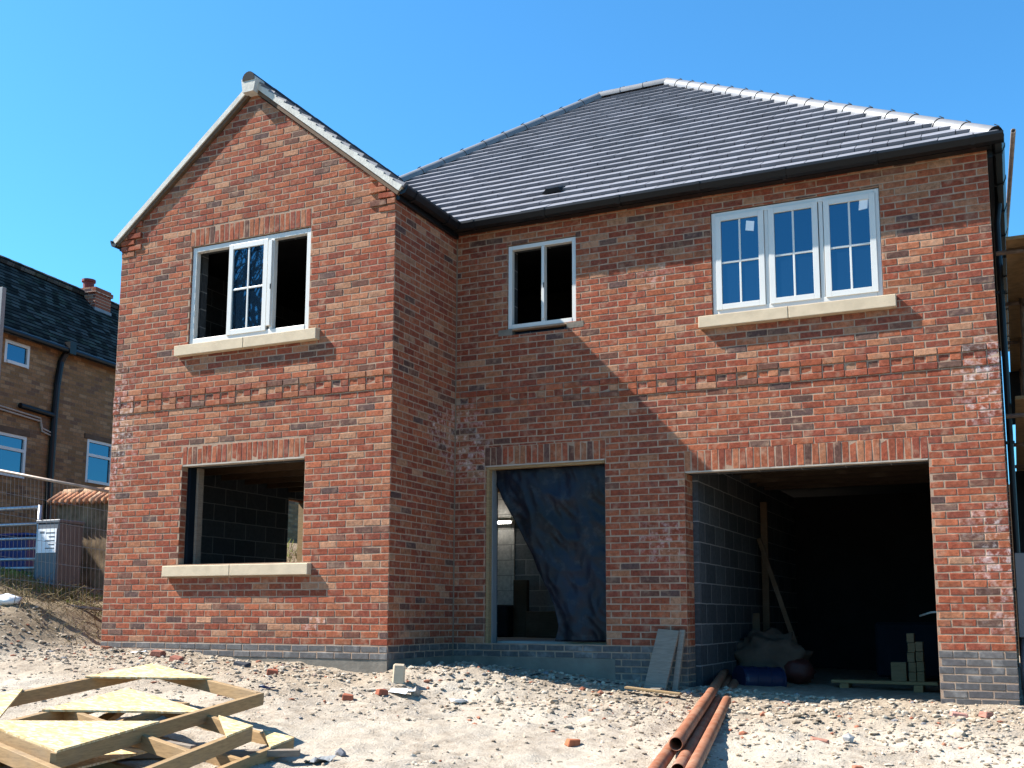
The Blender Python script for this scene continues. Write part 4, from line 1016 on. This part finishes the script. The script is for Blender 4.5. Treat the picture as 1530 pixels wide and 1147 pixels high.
# bank vegetation
mb = MB()
def blade(mb, x, y, z, h, col=None):
    a = rnd(0, 6.28); w = .006+h*.03; dx, dy = math.cos(a), math.sin(a); lx, ly = rnd(-.5,.5)*h, rnd(-.5,.5)*h
    mb.add([(x-dx*w,y-dy*w,z),(x+dx*w,y+dy*w,z),(x+lx*.4+dx*w*.6,y+ly*.4+dy*w*.6,z+h*.6),(x+lx,y+ly,z+h)], [(0,1,2),(0,2,3)])
for _ in range(5200):
    r = random.random()
    if r < .45: x, y, h = rnd(-8.0,-5.6), rnd(.75,1.6), rnd(.02,.09)
    elif r < .72: x, y, h = rnd(-7.0,-4.5), rnd(.4,1.0), rnd(.02,.06)
    else: x, y, h = rnd(-8,-4.7), rnd(3.4,6.8), rnd(.06,.2)
    if noise.noise(V((x*1.3,y*1.3,7))) < -.12 and r < .72: continue
    blade(mb, x, y, gz(x,y)-.01, h)
o = mb.build('grass', M['grass']); tag(o, 'short green grass growing along the top of the bank', 'grass', kind='stuff')
mb = MB()
for _ in range(500):
    x, y = rnd(-6.5,-4.25), rnd(-.3,1.3); z = gz(x,y); a = rnd(0,6.28); L = rnd(.1,.35)
    mb.tube([(x,y,z),(x+math.cos(a)*L*.5,y+math.sin(a)*L*.5,z+L*.3),(x+math.cos(a)*L,y+math.sin(a)*L,z+rnd(-.02,.2))], .003, 4, caps=False)
o = mb.build('dry_weeds', M['weed']); tag(o, 'tangle of dead stems and roots on the bank by the wing', 'weeds', kind='stuff')

# ------------------------------------------------------------------ scaffold on the right
sf = thing('scaffold', 'tube and board scaffold standing along the right side of the house', 'scaffold', (6.7,4,-.5)); bpy.context.view_layer.update()
def tb(a, b, name, r=.0242, m='tube_rust'):
    mb = MB(); mb.tube([a, b], r, 12, wall=.004); mb.build(name, M[m], sf, True)
tb((6.281,1.72,5.24), (6.144,6.4,5.28), 'guard_rail')
for y in (2.3, 4.4, 6.5, 8.6):
    tb((6.30,y,-.6), (6.30,y,3.4 if y < 3 else 4.6), 'upright'); tb((7.35,y,-.6), (7.35,y,5.6), 'upright')
for zz in (2.35, 4.12):
    tb((6.345,2.0,zz), (6.345,9,zz), 'ledger'); tb((7.40,2.0,zz), (7.40,9,zz), 'ledger')
    for y in (2.36, 4.46, 6.56): tb((6.05,y,zz+.05), (7.5,y,zz+.05), 'transom')
for k in range(5):
    for zz, y0 in ((4.21, 2.05), (2.62, 2.6)):
        mb = MB(); x = 6.15+k*.235; mb.box(x, x+.225, y0+rnd(0,.06), 9+rnd(-.1,.1), zz, zz+.038); bevel(mb.build('board', M['board'], sf), .003)
mb = MB(); mb.box(6.062,7.35,8.7,8.75,3.35,4.2); mb.box(6.062,7.35,8.7,8.75,.6,2.6); lone('shade_fill_sheet', mb, M['deck'], 'added dark sheeting at the far end of the scaffold, standing in for shade', 'sheeting')  # dark panels added to stand in for the shade behind the scaffold
mb = MB(); mb.box(6.055,6.18,2.0,2.04,.12,.95); lone('grey_board', mb, M['greypaint'], 'grey board standing upright against the right corner of the house', 'board', bev=.003)
mb = MB(); mb.tube([(6.09,2.1,-.55),(6.075,2.1,-.2),(6.10,2.12,.14)], .03, 12); lone('duct_pipe', mb, M['cabinet'], 'short dark grey pipe stub at the right corner under the grey board', 'pipe', smooth=True)

mb = MB()
for k in range(26): x = 5.9+k*.16; mb.box(x, x+.15, 13+rnd(0,.01), 13.03, -.4, 2.9+rnd(-.02,.02))
for zz in (.4, 2.3): mb.box(5.9, 10.06, 13.031, 13.08, zz, zz+.1)
lone('dark_fill_boards', mb, M['timber_dark'], 'added dark boarding beyond the scaffold at the right, covering bright sky', 'fence')  # dark mass added to cover the bright low sky here
# ------------------------------------------------------------------ bare tree across the road (it shows in the window glass)
def tree():
    t = thing('bare_tree', 'tall leafless tree behind the viewer, mirrored in the gabled wing window', 'tree', (-17,-19,-1.2)); bpy.context.view_layer.update()
    mb = MB(); tw = MB()
    def grow(p, d, L, r, lev):
        q = p+d*L; (mb if lev < 3 else tw).tube([p, (p+q)/2+V((rnd(-1,1),rnd(-1,1),rnd(-1,1)))*L*.05, q], r, 6 if lev < 3 else 4, caps=False, r2=r*.7)
        if lev > 5: return
        for _ in range(3 if lev > 0 else 5):
            nd = (d+V((rnd(-1,1),rnd(-1,1),rnd(-.3,.8)))*.75).normalized(); grow(q if random.random() < .6 else p+d*L*rnd(.5,1), nd, L*rnd(.62,.85), r*.62, lev+1)
    grow(V((0,0,0)), V((0,0,1)), 4.6, .3, 0)
    for m, nme in ((mb, 'trunk'), (tw, 'crown')):
        o = m.build(nme, M['bark'], None, True); o.parent = t
tree()

# ------------------------------------------------------------------ light, sky, camera
s = V((.938,.30,-1.)).normalized()
sun = bpy.data.lights.new('sun', 'SUN'); sun.energy = 5.0; sun.angle = math.radians(.53); sun.color = (1,.955,.88)
so = bpy.data.objects.new('sun', sun); COL.objects.link(so); so.rotation_euler = s.to_track_quat('-Z', 'Y').to_euler()
wd = bpy.data.worlds.new('World'); SC.world = wd; wd.use_nodes = True; nt = wd.node_tree
bg = nt.nodes['Background']; sky = nt.nodes.new('ShaderNodeTexSky'); sky.sky_type = 'NISHITA'; sky.sun_disc = False
el = math.asin(-s.z); sky.sun_elevation = el; sky.sun_rotation = math.atan2(-s.x, -s.y); sky.air_density = 1.0; sky.dust_density = .4; sky.ozone_density = 2.0; sky.altitude = 0
gn = nt.nodes.new('ShaderNodeMix'); gn.data_type = 'RGBA'; gn.blend_type = 'MULTIPLY'; gn.inputs[0].default_value = 1; gn.inputs[7].default_value = (.62,1.5,1.95,1)
nt.links.new(sky.outputs[0], gn.inputs[6]); nt.links.new(gn.outputs[2], bg.inputs[0]); bg.inputs[1].default_value = .05
cam = bpy.data.cameras.new('camera'); co = bpy.data.objects.new('camera', cam); COL.objects.link(co); SC.camera = co
r = V((.90745194,.42014437,.00311108)); u = V((.05492482,-.12596431,.99051313)); f = V((-.4165504,.89867218,.13738292))
m = Matrix((r, u, -f)).transposed().to_4x4(); m.translation = V((6.06402747,-9.86765336,.30706805)); co.matrix_world = m
cam.sensor_width = 36; cam.sensor_fit = 'HORIZONTAL'; cam.lens = 36*1608.60057/1530; cam.shift_x = (765-771.087423)/1530; cam.shift_y = (697.771705-573.5)/1530
cam.clip_end = 3000; cam.clip_start = .05
vs = SC.view_settings; vs.view_transform = 'Standard'; vs.look = 'None'; vs.exposure = 1.5; vs.gamma = 1
